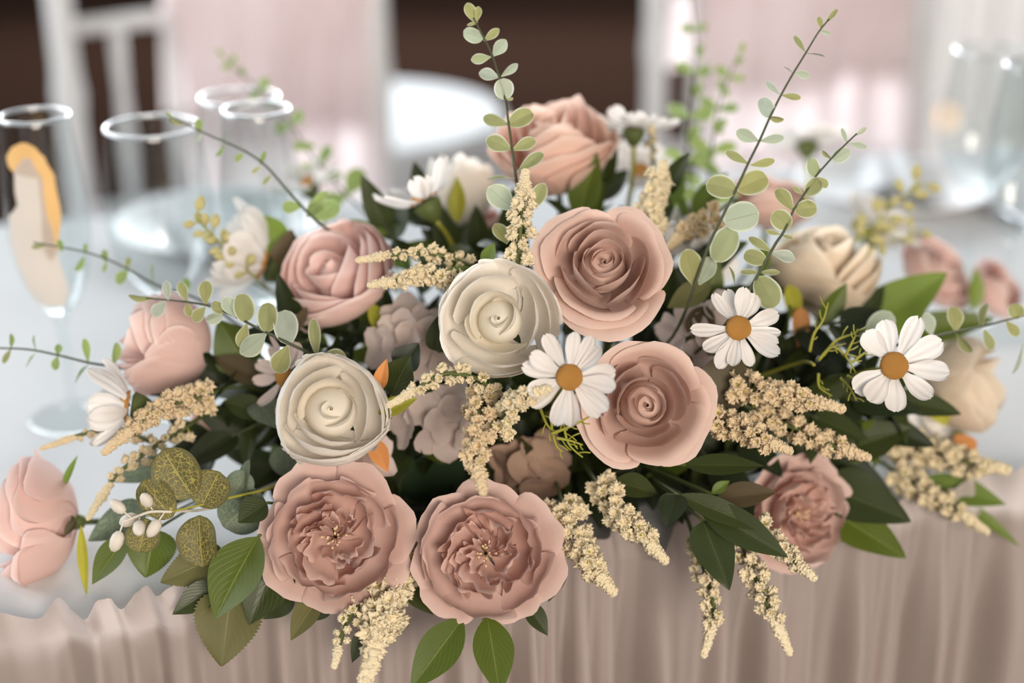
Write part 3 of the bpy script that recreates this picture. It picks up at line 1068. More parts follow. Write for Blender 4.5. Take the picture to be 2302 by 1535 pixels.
rose('pale pink rose lying sideways on the tablecloth at the end of a long stem', 52, 1172, 0.85, 152, (-0.96, 0.02, 0.15), 7, 'pale_blush', openness=0.7, roll=0.3, zst=1.25, n_in=6,
     extra=((182, 1180, 190, 1342, 24, 0.835, 'sepal'), (172, 1170, 148, 1205, 22, 0.835, 'leaf_brown'), (140, 1100, 168, 1020, 16, 0.85, 'leaf_fresh')))
rose('peach pink rose at the top of the arrangement, behind the upright eucalyptus', 1240, 312, 0.93, 145, (-0.12, 0.80, 0.58), 8, 'peach', openness=0.6, roll=1.2, zst=1.35, sepals='sepal')
rose('tall white rosebud with a yellow-green sepal next to the top peach rose', 1032, 405, 0.96, 86, (0.05, 1, 0.10), 9, 'cream', openness=-0.4, roll=1.2, zst=1.9, n_in=4, n_mid=3, n_out=6,
     extra=((1030, 500, 1025, 400, 40, 0.93, 'sepal'),))
rose('soft peach cream rose behind the right hand eucalyptus sprigs', 1862, 590, 0.95, 128, (0.10, 0.80, 0.38), 10, 'peach_cream', openness=0.35, roll=0.5, zst=1.5, n_in=6,
     extra=((1800, 690, 1795, 768, 44, 0.90, 'sepal_orange'), (1770, 640, 1810, 720, 40, 0.91, 'sepal')))
rose('cream rose facing right at the right end, behind the nine-petal daisy', 2190, 862, 0.95, 116, (0.88, 0.10, 0.36), 11, 'peach_cream', openness=0.1, roll=2.5, zst=1.5, n_in=6,
     extra=((2080, 900, 2120, 960, 50, 0.93, 'sepal'), (2150, 975, 2178, 1030, 44, 0.93, 'sepal_orange')))
rose('blurred pink rose behind the tall right eucalyptus sprigs', 1735, 445, 1.04, 100, (0.1, 0.8, 0.5), 12, 'blush', openness=0.6)
rose('blurred pink rose behind the broad bright green leaves at right', 2112, 605, 1.05, 96, (0.5, 0.5, 0.6), 13, 'pale_blush', openness=0.4, sepals='leaf_fresh')
rose('blurred pink rosebud furthest right behind the green leaves', 2245, 645, 1.08, 78, (0.6, 0.4, 0.6), 14, 'pale_blush', openness=0.2)
rose('small pink rosebud hidden between the top rose and astilbe', 1075, 505, 0.97, 60, (-0.2, 0.7, 0.6), 15, 'pale_blush', openness=0.2)
rose('pink rose hidden low behind the left tan astilbe', 445, 985, 0.90, 70, (-0.7, 0.2, 0.6), 16, 'blush', openness=0.3)


# peonies -----------------------------------------------------------
def peony(label, px, py, d, rpx, face, seed, roll=0.0, squash=1.0):
    rg = random.Random(seed)
    R = PX(rpx, d)
    M = frame(P(px, py, d), cdir(*face), roll) @ Matrix.Diagonal((1, squash, 1, 1))
    t = thing('peony', label, 'flower', 'dusty pink peonies along the front', M)
    mo, mi = MT['dusty'], MT['dusty_in']
    for i in range(7):
        a = i * 2 * math.pi / 7 + rg.uniform(-.15, .15)
        pr = [(0.05, -0.42), (0.62, -0.52), (0.80, -0.26), (1.04 + rg.uniform(-.06, .10), -0.16 + rg.uniform(-.10, .06))]
        part('outer_petal', petal_mesh(R, a, 0.58, pr, rg, 0.02, 0.3, 0.30, 0, 0.025, 0.05, 0.0, 18, 12, mo), t)
    for i in range(7):
        a = i * 2 * math.pi / 7 + 0.45 + rg.uniform(-.2, .2)
        rr = 0.80 + rg.uniform(-.06, .08)
        pr = [(0.05, -0.38), (rr * 0.95, -0.42), (rr * 1.08, -0.08), (rr * 0.98, 0.14 + rg.uniform(-.08, .08))]
        part('middle_petal', petal_mesh(R, a, 0.66, pr, rg, 0.02, 0.2, 0.28, 0, 0.03, 0.05, 0.006, 18, 12, mo), t)
    for i in range(6):
        a = i * 2 * math.pi / 6 + rg.uniform(-.3, .3)
        rr = 0.60 + rg.uniform(-.06, .06)
        pr = [(0.05, -0.35), (rr * 1.0, -0.35), (rr * 1.12, 0.0), (rr * 0.92, 0.24 + rg.uniform(-.08, .06))]
        part('middle_petal', petal_mesh(R, a, 0.62, pr, rg, 0.03, 0.1, 0.22, 0, 0.035, 0.04, 0.025, 22, 10, mi), t)
    for i in range(15):
        a = i * 2.39996 + rg.uniform(-.3, .3)
        f = i / 14
        rr = 0.16 + 0.32 * f + rg.uniform(-.04, .04)
        pr = [(0.03, -0.32), (rr * 0.9, -0.25), (rr * 1.15, 0.0), (rr * rg.uniform(0.75, 1.25), 0.16 + rg.uniform(-.06, .10))]
        part('inner_petal', petal_mesh(R, a, rg.uniform(0.45, 0.8), pr, rg, 0.08, 0.1, 0.12, 0, 0.05, 0.05, 0.12, 22, 8, mi), t)
    for i in range(16):
        a, q = rg.uniform(0, 6.28), rg.uniform(0.02, 0.14)
        top = Vector((q * math.cos(a) * 1.4, q * math.sin(a) * 1.4, rg.uniform(0.02, 0.12))) * R
        b = Vector((q * math.cos(a) * .4, q * math.sin(a) * .4, -0.25)) * R
        part('stamen', tube('stamen', [b, lerp(b, top, .6), lerp(b, top, 0.85), top], [0.006 * R, 0.006 * R, 0.018 * R, 0.012 * R], 5, MT['stamen']), t)
    part('calyx', lathe('calyx', [(0.001, -0.55 * R), (0.08 * R, -0.52 * R), (0.14 * R, -0.42 * R), (0.12 * R, -0.36 * R), (0.001, -0.34 * R)], 12, MT['stem']), t)
    finish_bloom(t, M, R, -0.5, rg)
    return t


peony('ruffled dusty pink peony with a cream stamen heart, below the closed cream rose', 750, 1208, 0.785, 162, (0.05, 0.10, 1), 21, 0.2)
peony('ruffled dusty pink peony between the two hanging astilbe clusters', 1092, 1245, 0.785, 160, (0.02, 0.12, 1), 22, 1.4)
peony('smaller dusty pink peony at the right, turned aside under the astilbe', 1803, 1155, 0.865, 125, (0.35, -0.05, 0.9), 23, 0.8)


# daisies ------------------------------------------------------------
def daisy_petal(seed):
    rg = random.Random(seed)
    b, tw_, n1 = rg.uniform(-.10, .22), rg.uniform(-.25, .25), rg.uniform(0.02, 0.06)
    wd_ = rg.uniform(0.9, 1.1)

    def fn(uu, vv):
        u = uu * 2 - 1
        w = 0.5 * wd_ * (0.30 + 0.70 * sstep(0.0, 0.62, vv))
        if vv > 0.72:
            w *= math.sqrt(max(0.02, 1 - ((vv - 0.72) / 0.285) ** 2.2))
        x = u * w
        v = vv - n1 * 1.2 * max(0, 1 - abs(u) * 1.6) * sstep(0.8, 1, vv)
        z = 0.05 * (u * u) - 0.014 * math.cos(u * 8.5) * sstep(0.05, .4, vv) + b * v * v - 0.10 * math.sin(v * 3) + tw_ * x * v
        return (x, v, z)
    return grid('daisy_petal', fn, 12, 14)


DPET = [daisy_petal(40 + k) for k in range(7)]
for m_ in DPET:
    m_.materials.append(None)


def disc_mesh():
    verts, uv = [], []
    n, k = 36, 14
    for j in range(k + 1):
        f = j / k
        for i in range(n):
            a = 2 * math.pi * i / n
            r = math.cos(f * math.pi / 2)
            z = math.sin(f * math.pi / 2) * 0.62
            bump = 1 + 0.07 * noise.noise(Vector((math.cos(a) * r * 7, math.sin(a) * r * 7, z * 7))) + 0.04 * noise.noise(Vector((math.cos(a) * r * 18, math.sin(a) * r * 18, z * 18)))
            verts.append((r * math.cos(a) * bump, r * math.sin(a) * bump, z * bump))
            uv.append((i / n, f))
    return mesh('disc', verts, gridfaces(n, k, True), uv, True, [MT['disc']])


DISC = disc_mesh()
CALYX = lathe('daisy_calyx', [(0.001, -0.42), (0.10, -0.40), (0.22, -0.22), (0.27, -0.06), (0.2, -0.02), (0.001, -0.02)], 14, MT['stem'])


def daisy(label, px, py, d, rpx, face, seed, n=13, cup=0.05, skip=(), mat='white', disc=0.27, roll=0.0, name='daisy', width=0.34, stemm='stem_yellow'):
    rg = random.Random(seed)
    R = PX(rpx, d)
    M = frame(P(px, py, d), cdir(*face), roll)
    t = thing(name, label, 'flower', 'daisies in the centrepiece', M)
    for k in range(n):
        if k in skip:
            continue
        a = 2 * math.pi * k / n + rg.uniform(-.16, .16)
        el = cup + rg.uniform(-.16, .22)
        dr = Vector((math.cos(a) * math.cos(el), math.sin(a) * math.cos(el), math.sin(el)))
        b = Vector((math.cos(a), math.sin(a), 0)) * 0.17 * R + Vector((0, 0, (k % 2) * 0.022 * R))
        L = R * (0.84 + rg.uniform(-.16, .06))
        up = Vector((-math.cos(a) * math.sin(el), -math.sin(a) * math.sin(el), math.cos(el))) + Vector((-math.sin(a), math.cos(a), 0)) * rg.uniform(-.3, .3)
        part('petal', rg.choice(DPET), t, leafM(b, b + dr * L, up, R * width * rg.uniform(.88, 1.1), R * 0.8), None, MT[mat])
    part('disc', DISC, t, Matrix.Translation((0, 0, 0.02 * R)) @ Matrix.Diagonal((R * disc, R * disc, R * disc, 1)), 'domed orange centre')
    part('calyx', CALYX, t, Matrix.Diagonal((R, R, R, 1)))
    finish_bloom(t, M, R, -0.40, rg, stemm, 0.0016)
    return t


daisy('white daisy with an orange centre overlapping the lower blush rose', 1280, 848, 0.757, 112, (-0.08, 0.10, 1), 31, 14, 0.02, roll=0.3)
daisy('white daisy with an orange centre below the leaning eucalyptus sprig', 1660, 738, 0.785, 106, (-0.06, 0.28, 0.95), 32, 14, 0.0, skip=(6,), roll=0.1)
daisy('white daisy with few gappy petals, before the right cream rose', 2010, 822, 0.80, 116, (-0.1, 0.12, 1), 33, 10, 0.02, skip=(4,), roll=0.5, width=0.45)
daisy('white daisy seen from beneath on a yellow stem, left of the rosebud', 955, 452, 0.895, 128, (-0.50, 0.85, 0.05), 34, 12, 0.45)
daisy('white daisy seen from beneath, right of the top peach rose', 1425, 290, 0.96, 98, (0.05, 1.0, -0.10), 35, 12, 0.15, width=0.52)
daisy('blurred white daisy seen from beneath, before the wrapped chair', 1815, 318, 1.16, 100, (0.05, 1.0, -0.12), 36, 12, 0.10, width=0.52)
daisy('white daisy facing left beneath the side-on pale rose', 292, 915, 0.835, 138, (-0.93, 0.12, 0.22), 37, 11, 0.70, width=0.42)
daisy('pinkish white daisy half hidden left of the closed cream rose', 640, 845, 0.84, 92, (-0.60, 0.05, 0.75), 38, 12, 0.15, mat='pinkish_white')
daisy('blurred white daisy behind the upper left eucalyptus stem', 692, 415, 1.05, 92, (-0.3, 0.8, 0.4), 39, 12, 0.30)
daisy('soft white daisy facing left beside the pale yellow berry sprig', 598, 590, 0.93, 165, (-0.85, 0.30, 0.25), 40, 11, 0.75, width=0.5)
daisy('blurred white daisy behind the peach cream rose at right', 1975, 520, 1.04, 110, (0.5, 0.7, 0.4), 41, 12, 0.35, width=0.55)
daisy('blurred white daisy below the top right daisy', 1440, 385, 1.03, 85, (0.2, 0.6, 0.7), 42, 12, 0.3, width=0.55)


# hydrangea clusters ------------------------------------------------------
HPET = leaf_grid('hydrangea_petal', lambda v: max(0.12, math.sin(math.pi * min(1, v ** 0.8 * 0.92 + .03)) ** 0.6), 0.10, -0.15, nu=8, nv=8, wave=0.04, seed=12)


def hydrangea(label, px, py, d, spread, n, seed, mat, size=62):
    rg = random.Random(seed)
    c = P(px, py, d)
    t = thing('hydrangea', label, 'flower', 'hydrangea clusters deep in the centrepiece', Matrix.Translation(c))
    for k in range(n):
        a, q = k * 2.4, math.sqrt((k + .3) / n)
        off = RT * math.cos(a) * q * PX(spread, d) + UP * math.sin(a) * q * PX(spread, d) * 0.8 - FWD * PX(spread, d) * 0.4 * (1 - q * q)
        ax = (off * (1.2 / PX(spread, d)) - FWD * 0.8 + Vector((rg.uniform(-.3, .3), 0, rg.uniform(-.3, .3)))).normalized()
        Fm = frame(off, ax, rg.uniform(0, 6))
        s = PX(size, d) * rg.uniform(.85, 1.15)
        for i in range(4):
            b = Fm @ Matrix.Rotation(i * math.pi / 2 + rg.uniform(-.15, .15), 4, 'Z')
            part('petal', HPET, t, b @ leafM((0, 0, 0), (0, s * 0.95, s * rg.uniform(.05, .3)), (0, 0, 1), s * 0.95), None, MT[mat])
        stem = [off, off * 0.5 + FWD * 0.012, FWD * 0.03]
        part('stalk', tube('stalk', stem, 0.0008, 5, MT['stem']), t)
    pts = stem_to_core(c + FWD * 0.03, FWD)
    part('stem', tube('stem', [p - c for p in pts], 0.002, 6, MT['stem']), t)
    return t


hydrangea('pale shadowed hydrangea petals left of the open cream rose', 930, 770, 0.86, 85, 7, 51, 'hydrangea')
hydrangea('greyish white hydrangea petals under the curved astilbe', 985, 940, 0.85, 80, 6, 52, 'hydrangea')
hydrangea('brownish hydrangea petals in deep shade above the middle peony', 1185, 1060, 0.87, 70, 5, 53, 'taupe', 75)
hydrangea('pale pink hydrangea petals between closed cream rose and left peony', 800, 1060, 0.835, 55, 4, 54, 'pinkish_white', 62)
hydrangea('dim pinkish hydrangea petals between the two large blush roses', 1580, 740, 0.86, 70, 5, 55, 'hydrangea', 50)
hydrangea('white hydrangea petals right of the top astilbe spike', 1560, 560, 0.95, 90, 7, 56, 'white', 50)
hydrangea('white hydrangea petals low at the right behind the hanging astilbe', 2070, 1000, 0.95, 70, 5, 57, 'white', 60)


# eucalyptus ------------------------------------------------------------
def polydepth(stem, n=24):
    return catmull([P(*s) for s in stem], n)


def euca(label, stem, leaves, seed, mat=('euca', 'euca_silver'), r0=0.0010, r1=0.0005, to_core=True, stemmat='stem_dark', name='eucalyptus_sprig', group='eucalyptus sprigs'):
    rg = random.Random(seed)
    base = P(*stem[0])
    t = thing(name, label, 'sprig', group, Matrix.Translation(base))
    pts = catmull([P(*s) for s in stem], 30)
    full = pts
    rad = [lerp(r0, r1, k / 30) for k in range(31)]
    if to_core:
        dr = (pts[0] - pts[2]).normalized()
        tail = stem_to_core(pts[0], dr, 10)
        full = list(reversed(tail))[:-1] + pts
        rad = [r0] * (len(tail) - 1) + rad
    part('stem', tube('stem', [p - base for p in full], rad, 6, MT[stemmat]), t)

    def dep(x, y):
        return min(stem, key=lambda s: (s[0] - x) ** 2 + (s[1] - y) ** 2)[2]
    for lf in leaves:
        bx, by, tx, ty, w = lf[:5]
        d = dep(bx, by)
        L = math.hypot(tx - bx, ty - by)
        A = P(bx, by, d)
        thin = w < 0.3 * L
        rw = w if not thin else max(w, 0.62 * L)      # a thin one is a leaf seen on edge
        B = P(tx, ty, d + PX(L, d) * rg.uniform(-0.25, 0.25))
        y = (B - A).normalized()
        side = y.cross(-FWD).normalized()
        n = -FWD + side * rg.uniform(-.25, .25)
        if thin:
            ang = math.acos(min(1, w / rw)) * rg.choice((-1, 1))
            n = -FWD * math.cos(ang) + side * math.sin(ang)
        elif rg.random() < 0.25:
            n = -n
        me = LEAFM['round' if w > 0.72 * L else 'obov'] if rg.random() < 0.7 else LEAFM['round2' if w > 0.72 * L else 'obov']
        mm = mat[1] if (rg.random() < 0.18) else mat[0]
        part('leaf', me, t, Matrix.Translation(-base) @ leafM(A, B, n, PX(rw, d)), None, MT[mm])
    return t


def auto_leaves(stem, n, w0, w1, seed):
    """opposite pairs of leaves turning around the stem, smaller to the tip"""
    rg = random.Random(seed)
    out = []
    pts = catmull([(s[0], s[1], 0) for s in stem], 60)
    for k in range(n):
        f = (k + 0.5) / n
        i = int(f * 59)
        p, q = pts[i], pts[i + 1]
        t = (q - p).normalized()
        nx, ny = -t.y, t.x
        w = lerp(w0, w1, f)
        if k % 2 == 0:
            for s in (-1, 1):
                dx, dy = nx * s + t.x * 0.35, ny * s + t.y * 0.35
                L = w * rg.uniform(1.0, 1.25)
                out.append((p.x, p.y, p.x + dx * L, p.y + dy * L, w * rg.uniform(.6, .9)))
        else:
            out.append((p.x, p.y, p.x + t.x * w * .3 + nx * w * 0.3, p.y + t.y * w * .3 + ny * w * .3, w * .9))
            s = rg.choice((-1, 1))
            out.append((p.x, p.y, p.x + t.x * w * .7 + nx * w * .5 * s, p.y + t.y * w * .7 + ny * w * .5 * s, w * .5))
    p, q = pts[-3], pts[-1]
    t = (q - p).normalized()
    out.append((q.x, q.y, q.x + t.x * w1 * 1.5, q.y + t.y * w1 * 1.5, w1 * .6))
    return out


euca('upright eucalyptus sprig before the top peach rose, bud at its tip',
     [(1172, 470, 0.815), (1160, 400, 0.81), (1152, 340, 0.81), (1143, 275, 0.81), (1135, 220, 0.81), (1120, 165, 0.81), (1105, 120, 0.81), (1088, 85, 0.81), (1072, 55, 0.81), (1064, 40, 0.81)],
     [(1066, 50, 1050, 6, 26), (1070, 50, 1076, 14, 20), (1075, 50, 1050, 57, 8), (1086, 88, 1042, 70, 36), (1088, 92, 1122, 65, 20), (1108, 126, 1137, 90, 30), (1103, 128, 1059, 135, 24), (1122, 174, 1077, 163, 30), (1127, 172, 1164, 144, 20), (1134, 224, 1132, 176, 48), (1140, 225, 1108, 221, 7), (1140, 225, 1154, 221, 7), (1143, 280, 1085, 264, 30), (1145, 280, 1198, 252, 46), (1150, 336, 1093, 313, 40), (1152, 337, 1205, 314, 30), (1158, 402, 1092, 402, 12), (1165, 385, 1222, 343, 30), (1158, 474, 1098, 420, 54), (1192, 476, 1224, 412, 36), (1140, 548, 1113, 502, 34)], 61)
euca('tall eucalyptus sprig leaning right, the longer of the sharp right pair',
     [(1545, 690, 0.82), (1590, 560, 0.815), (1620, 495, 0.81), (1655, 425, 0.81), (1683, 365, 0.81), (1708, 315, 0.81), (1730, 265, 0.81), (1755, 215, 0.81), (1783, 165, 0.81), (1812, 118, 0.81), (1840, 72, 0.81), (1864, 43, 0.81)],
     [(1856, 52, 1883, 20, 13), (1848, 66, 1840, 37, 15), (1840, 68, 1867, 76, 11), (1810, 117, 1785, 80, 15), (1812, 120, 1856, 126, 7), (1783, 165, 1762, 149, 5), (1786, 163, 1821, 171, 19), (1753, 213, 1721, 183, 16), (1757, 214, 1801, 220, 17), (1731, 264, 1712, 220, 44), (1725, 262, 1762, 271, 11), (1705, 317, 1655, 295, 32), (1708, 317, 1763, 309, 22), (1682, 368, 1631, 340, 22), (1686, 372, 1743, 361, 22), (1655, 430, 1588, 412, 60), (1658, 427, 1726, 396, 62), (1628, 498, 1706, 478, 74), (1608, 588, 1648, 512, 66), (1560, 642, 1545, 560, 54), (1572, 640, 1602, 578, 44)], 62)
euca('shorter eucalyptus sprig leaning right, rising above the small daisy',
     [(1676, 668, 0.80), (1700, 625, 0.80), (1720, 590, 0.80), (1745, 545, 0.80), (1762, 520, 0.80), (1785, 470, 0.80), (1812, 430, 0.80), (1835, 395, 0.805), (1870, 355, 0.805), (1905, 320, 0.805), (1926, 300, 0.805)],
     [(1923, 305, 1948, 286, 13), (1905, 322, 1892, 288, 11), (1908, 322, 1949, 331, 17), (1870, 358, 1848, 339, 6), (1872, 360, 1911, 338, 36), (1835, 397, 1824, 356, 34), (1838, 398, 1860, 421, 22), (1810, 437, 1846, 404, 40), (1806, 438, 1782, 419, 11), (1806, 440, 1822, 453, 8), (1783, 474, 1746, 423, 36), (1788, 472, 1837, 468, 46), (1776, 512, 1738, 478, 50), (1755, 527, 1721, 519, 12), (1757, 528, 1783, 536, 10), (1735, 565, 1683, 534, 22), (1735, 568, 1787, 582, 30), (1722, 588, 1672, 570, 42), (1708, 612, 1664, 611, 14), (1708, 612, 1753, 612, 14), (1704, 622, 1742, 692, 70), (1652, 640, 1640, 598, 10)], 63)
euca('eucalyptus sprig pointing out to the right end of the table',
     [(2020, 775, 0.86), (2060, 765, 0.85), (2130, 750, 0.85), (2200, 735, 0.85), (2260, 720, 0.85), (2330, 702, 0.85)],
     [(2095, 755, 2081, 703, 32), (2148, 747, 2145, 688, 40), (2205, 738, 2218, 680, 9), (2290, 716, 2278, 683, 40), (2262, 722, 2290, 755, 26), (2150, 750, 2184, 793, 15), (2212, 740, 2231, 787, 26), (2300, 770, 2278, 842, 22), (1960, 770, 2000, 700, 66), (2320, 705, 2340, 740, 30)], 64)
euca('curving eucalyptus sprig crossing over the side-on pale pink rose',
     [(765, 845, 0.845), (712, 803, 0.815), (650, 772, 0.803), (600, 748, 0.805), (550, 722, 0.81), (505, 700, 0.815), (460, 685, 0.82), (400, 676, 0.825), (355, 672, 0.83), (328, 670, 0.83)],
     [(345, 670, 288, 667, 15), (378, 674, 374, 631, 22), (372, 677, 344, 710, 30), (420, 677, 404, 633, 24), (420, 680, 426, 712, 20), (462, 685, 463, 630, 34), (462, 690, 434, 722, 30), (505, 702, 476, 680, 30), (500, 707, 464, 722, 30), (553, 724, 543, 660, 52), (530, 712, 505, 668, 36), (555, 727, 538, 780, 30), (598, 750, 542, 795, 50), (600, 747, 603, 680, 50), (645, 774, 640, 696, 60), (648, 777, 620, 838, 48), (712, 802, 704, 715, 28), (716, 807, 778, 802, 42), (728, 818, 690, 865, 40)], 65)
euca('thin eucalyptus sprig reaching left low past the flute foot',
     [(290, 830, 0.86), (250, 823, 0.86), (200, 815, 0.86), (130, 798, 0.86), (60, 785, 0.86), (-30, 782, 0.86)],
     [(198, 814, 190, 760, 19), (200, 818, 167, 860, 13), (130, 800, 122, 832, 21), (130, 798, 132, 773, 18), (82, 792, 75, 753, 10), (80, 794, 58, 824, 9), (25, 784, 25, 750, 5), (25, 784, 6, 817, 15), (255, 822, 263, 770, 12)], 66, mat=('euca_fresh', 'euca'))
euca('thin blurred eucalyptus sprig reaching left before the painted flute',
     [(520, 720, 0.90), (480, 690, 0.90), (420, 662, 0.90), (355, 642, 0.90), (290, 606, 0.90), (240, 582, 0.90), (190, 566, 0.90), (140, 556, 0.90), (75, 545, 0.90)],
     [(140, 566, 132, 538, 15), (102, 552, 70, 556, 12), (190, 572, 192, 547, 7), (190, 576, 171, 610, 10), (238, 590, 234, 561, 16), (240, 588, 232, 612, 10), (288, 606, 262, 637, 28), (285, 604, 290, 578, 16), (345, 640, 343, 593, 10), (415, 662, 400, 690, 24), (415, 660, 420, 625, 22)], 67, mat=('euca_fresh', 'euca'))
euca('eucalyptus sprig arching left across the wine glass rims',
     [(715, 500, 0.88), (680, 465, 0.88), (640, 420, 0.88), (600, 375, 0.88), (560, 345, 0.88), (520, 325, 0.88), (480, 308, 0.88), (445, 292, 0.88), (410, 275, 0.88), (385, 264, 0.88)],
     [(412, 282, 382, 267, 15), (390, 266, 374, 252, 7), (450, 298, 446, 267, 20), (452, 300, 440, 318, 12), (505, 322, 506, 294, 5), (505, 324, 486, 352, 5), (548, 345, 528, 362, 15), (585, 372, 596, 340, 14), (585, 374, 566, 389, 10), (678, 464, 634, 466, 30), (690, 472, 735, 430, 20), (700, 484, 764, 462, 50), (690, 488, 724, 450, 36), (610, 392, 590, 415, 12)], 68, mat=('euca_fresh', 'euca'))
_s = [(790, 450, 1.05), (745, 400, 1.06), (700, 350, 1.07), (650, 275, 1.08), (600, 215, 1.09), (540, 165, 1.1), (505, 130, 1.1)]
euca('blurred eucalyptus sprig before the pink sash of the spindle chair', _s, auto_leaves(_s, 9, 56, 18, 5), 69, mat=('euca_fresh', 'euca_fresh'))
_s = [(1570, 470, 1.05), (1545, 380, 1.06), (1550, 280, 1.08), (1560, 180, 1.09), (1565, 90, 1.1), (1550, -40, 1.1)]
euca('tallest blurred eucalyptus sprig before the wrapped chair post', _s, auto_leaves(_s, 10, 62, 22, 6), 70, mat=('euca_fresh', 'euca_fresh'))
_s = [(1590, 470, 1.02), (1595, 380, 1.03), (1605, 300, 1.04), (1618, 230, 1.05), (1640, 170, 1.06), (1660, 125, 1.06)]
euca('shorter blurred eucalyptus sprig beside the tallest blurred one', _s, auto_leaves(_s, 8, 60, 22, 7), 71, mat=('euca_fresh', 'euca_fresh'))

# veined silver-dollar branch low at the left
euca('branch of olive round leaves netted with yellow veins, left of the peony',
     [(640, 1085, 0.84), (590, 1102, 0.815), (520, 1118, 0.797), (450, 1135, 0.79), (385, 1150, 0.785), (330, 1160, 0.785)],
     [(432, 1118, 366, 1012, 116), (388, 1162, 318, 1082, 84), (452, 1140, 492, 1060, 104), (447, 1158, 452, 1275, 104), (330, 1165, 312, 1242, 84)], 72, mat=('veined', 'veined'), stemmat='stem_yellow', name='silver_dollar_branch', group='veined branches')
euca('grey green netted leaves close against the left peony',
     [(660, 1080, 0.85), (620, 1095, 0.83), (575, 1108, 0.815)],
     [(552, 1150, 556, 1033, 34), (585, 1105, 505, 1185, 120), (650, 1070, 640, 998, 84), (520, 1120, 555, 1060, 70)], 73, mat=('veined_grey', 'veined_grey'), name='silver_dollar_branch', group='veined branches')


# astilbe -----------------------------------------------------------------
def lumpy(seed, sub=3):
    import bmesh
    bm = bmesh.new()
    bmesh.ops.create_icosphere(bm, subdivisions=sub, radius=0.5)
    o = Vector((seed * 3.7, seed * 1.3, 0))
    for v in bm.verts:
        c = v.co.normalized()
        n = 0.80 + 0.30 * noise.noise(c * 2.0 + o) + 0.75 * (0.45 - noise.voronoi(c * 2.6 + o)[0][0]) + 0.22 * (0.4 - noise.voronoi(c * 6.5 + o)[0][0])
        cup = max(0, c.z - 0.45) / 0.55
        v.co = c * 0.5 * n
        v.co.z -= 0.55 * cup * cup ** 0.5
    m = bpy.data.meshes.new('floret')
    bm.to_mesh(m)
    bm.free()
    m.polygons.foreach_set('use_smooth', [True] * len(m.polygons))
    m.materials.append(None)
    return m


FLOR = [lumpy(k, 4) for k in range(6)]


def spike(seed):
    verts, uv = [], []
    n, k = 36, 80
    o = Vector((seed * 2.1, 0, 5))
    for j in range(k + 1):
        f = j / k
        r = 0.5 * (math.sin(min(1, f * 2.2) * math.pi / 2) ** 0.6) * (1 - 0.72 * max(0, f - 0.2)) * (1 if f < 0.94 else math.sqrt(max(0.0, 1 - ((f - .94) / .06) ** 2)) * 0.9 + 0.03)
        for i in range(n):
            a = 2 * math.pi * i / n
            q = Vector((math.cos(a) * 0.9, math.sin(a) * 0.9, f * 7))
            rr = r * (0.95 + 0.25 * noise.noise(q * 1.2 + o) + 0.65 * (0.45 - noise.voronoi(q * 2.2 + o)[0][0]) + 0.25 * (0.4 - noise.voronoi(q * 5 + o)[0][0]))
            verts.append((rr * math.cos(a), f, rr * math.sin(a)))
            uv.append((i / n, f))
    m = mesh('spike', verts, gridfaces(n, k, True), uv)
    m.materials.append(None)
    return m


SPIK = [spike(k) for k in range(3)]


def astilbe(label, path, w, seed, mat='floret', n=24, tipf=0.30, name='astilbe_spray', to_core=True, floret=0.41, taper=0.55):
    rg = random.Random(seed)
    d = path[0][2]
    base = P(*path[0])
    t = thing(name, label, 'flower', 'astilbe sprays in the centrepiece', Matrix.Translation(base))
    pts = catmull([P(*p) for p in path], 40)
    Wd = PX(w, d)
    full = pts
    if to_core:
        full = list(reversed(stem_to_core(pts[0], (pts[0] - pts[3]).normalized(), 10)))[:-1] + pts[:36]
    part('stem', tube('stem', [p - base for p in full], 0.0013, 5, MT['stem']), t)
    k0 = int(40 * (1 - tipf))
    A, B = pts[k0] - base, pts[40] - base
    part('tip_spike', rg.choice(SPIK), t, leafM(A, B, -FWD, Wd * 0.44), None, MT[mat])
    for k in range(n):
        f = (k + 0.5) / n * (1 - tipf * 0.85)
        p = pts[int(f * 40)] - base
        tg = (pts[min(40, int(f * 40) + 1)] - pts[max(0, int(f * 40) - 1)]).normalized()
        a = k * 2.4 + rg.uniform(-.4, .4)
        x = tg.cross(FWD).normalized()
        y = tg.cross(x)
        rr = Wd * 0.5 * (1 - taper * f) * rg.uniform(.55, 1.0)
        out = x * math.cos(a) + y * math.sin(a)
        c = p + out * rr * 0.8 + tg * rr * 0.25
        s = Wd * floret * rg.uniform(.85, 1.25) * (1 - 0.2 * f)
        part('floret', rg.choice(FLOR), t, Matrix.Translation(c) @ (out * 0.9 + tg * 0.5 - FWD * 0.5).to_track_quat('Z', 'Y').to_matrix().to_4x4() @ Matrix.Rotation(rg.uniform(0, 6), 4, 'Z') @ Matrix.Diagonal((s, s, s, 1)), None, MT[mat])
        if k % 3 == 0:
            part('stalk', tube('stalk', [p, lerp(p, c, .5) - tg * 0.001, c], 0.0006, 4, MT['stem_yellow']), t)
    return t


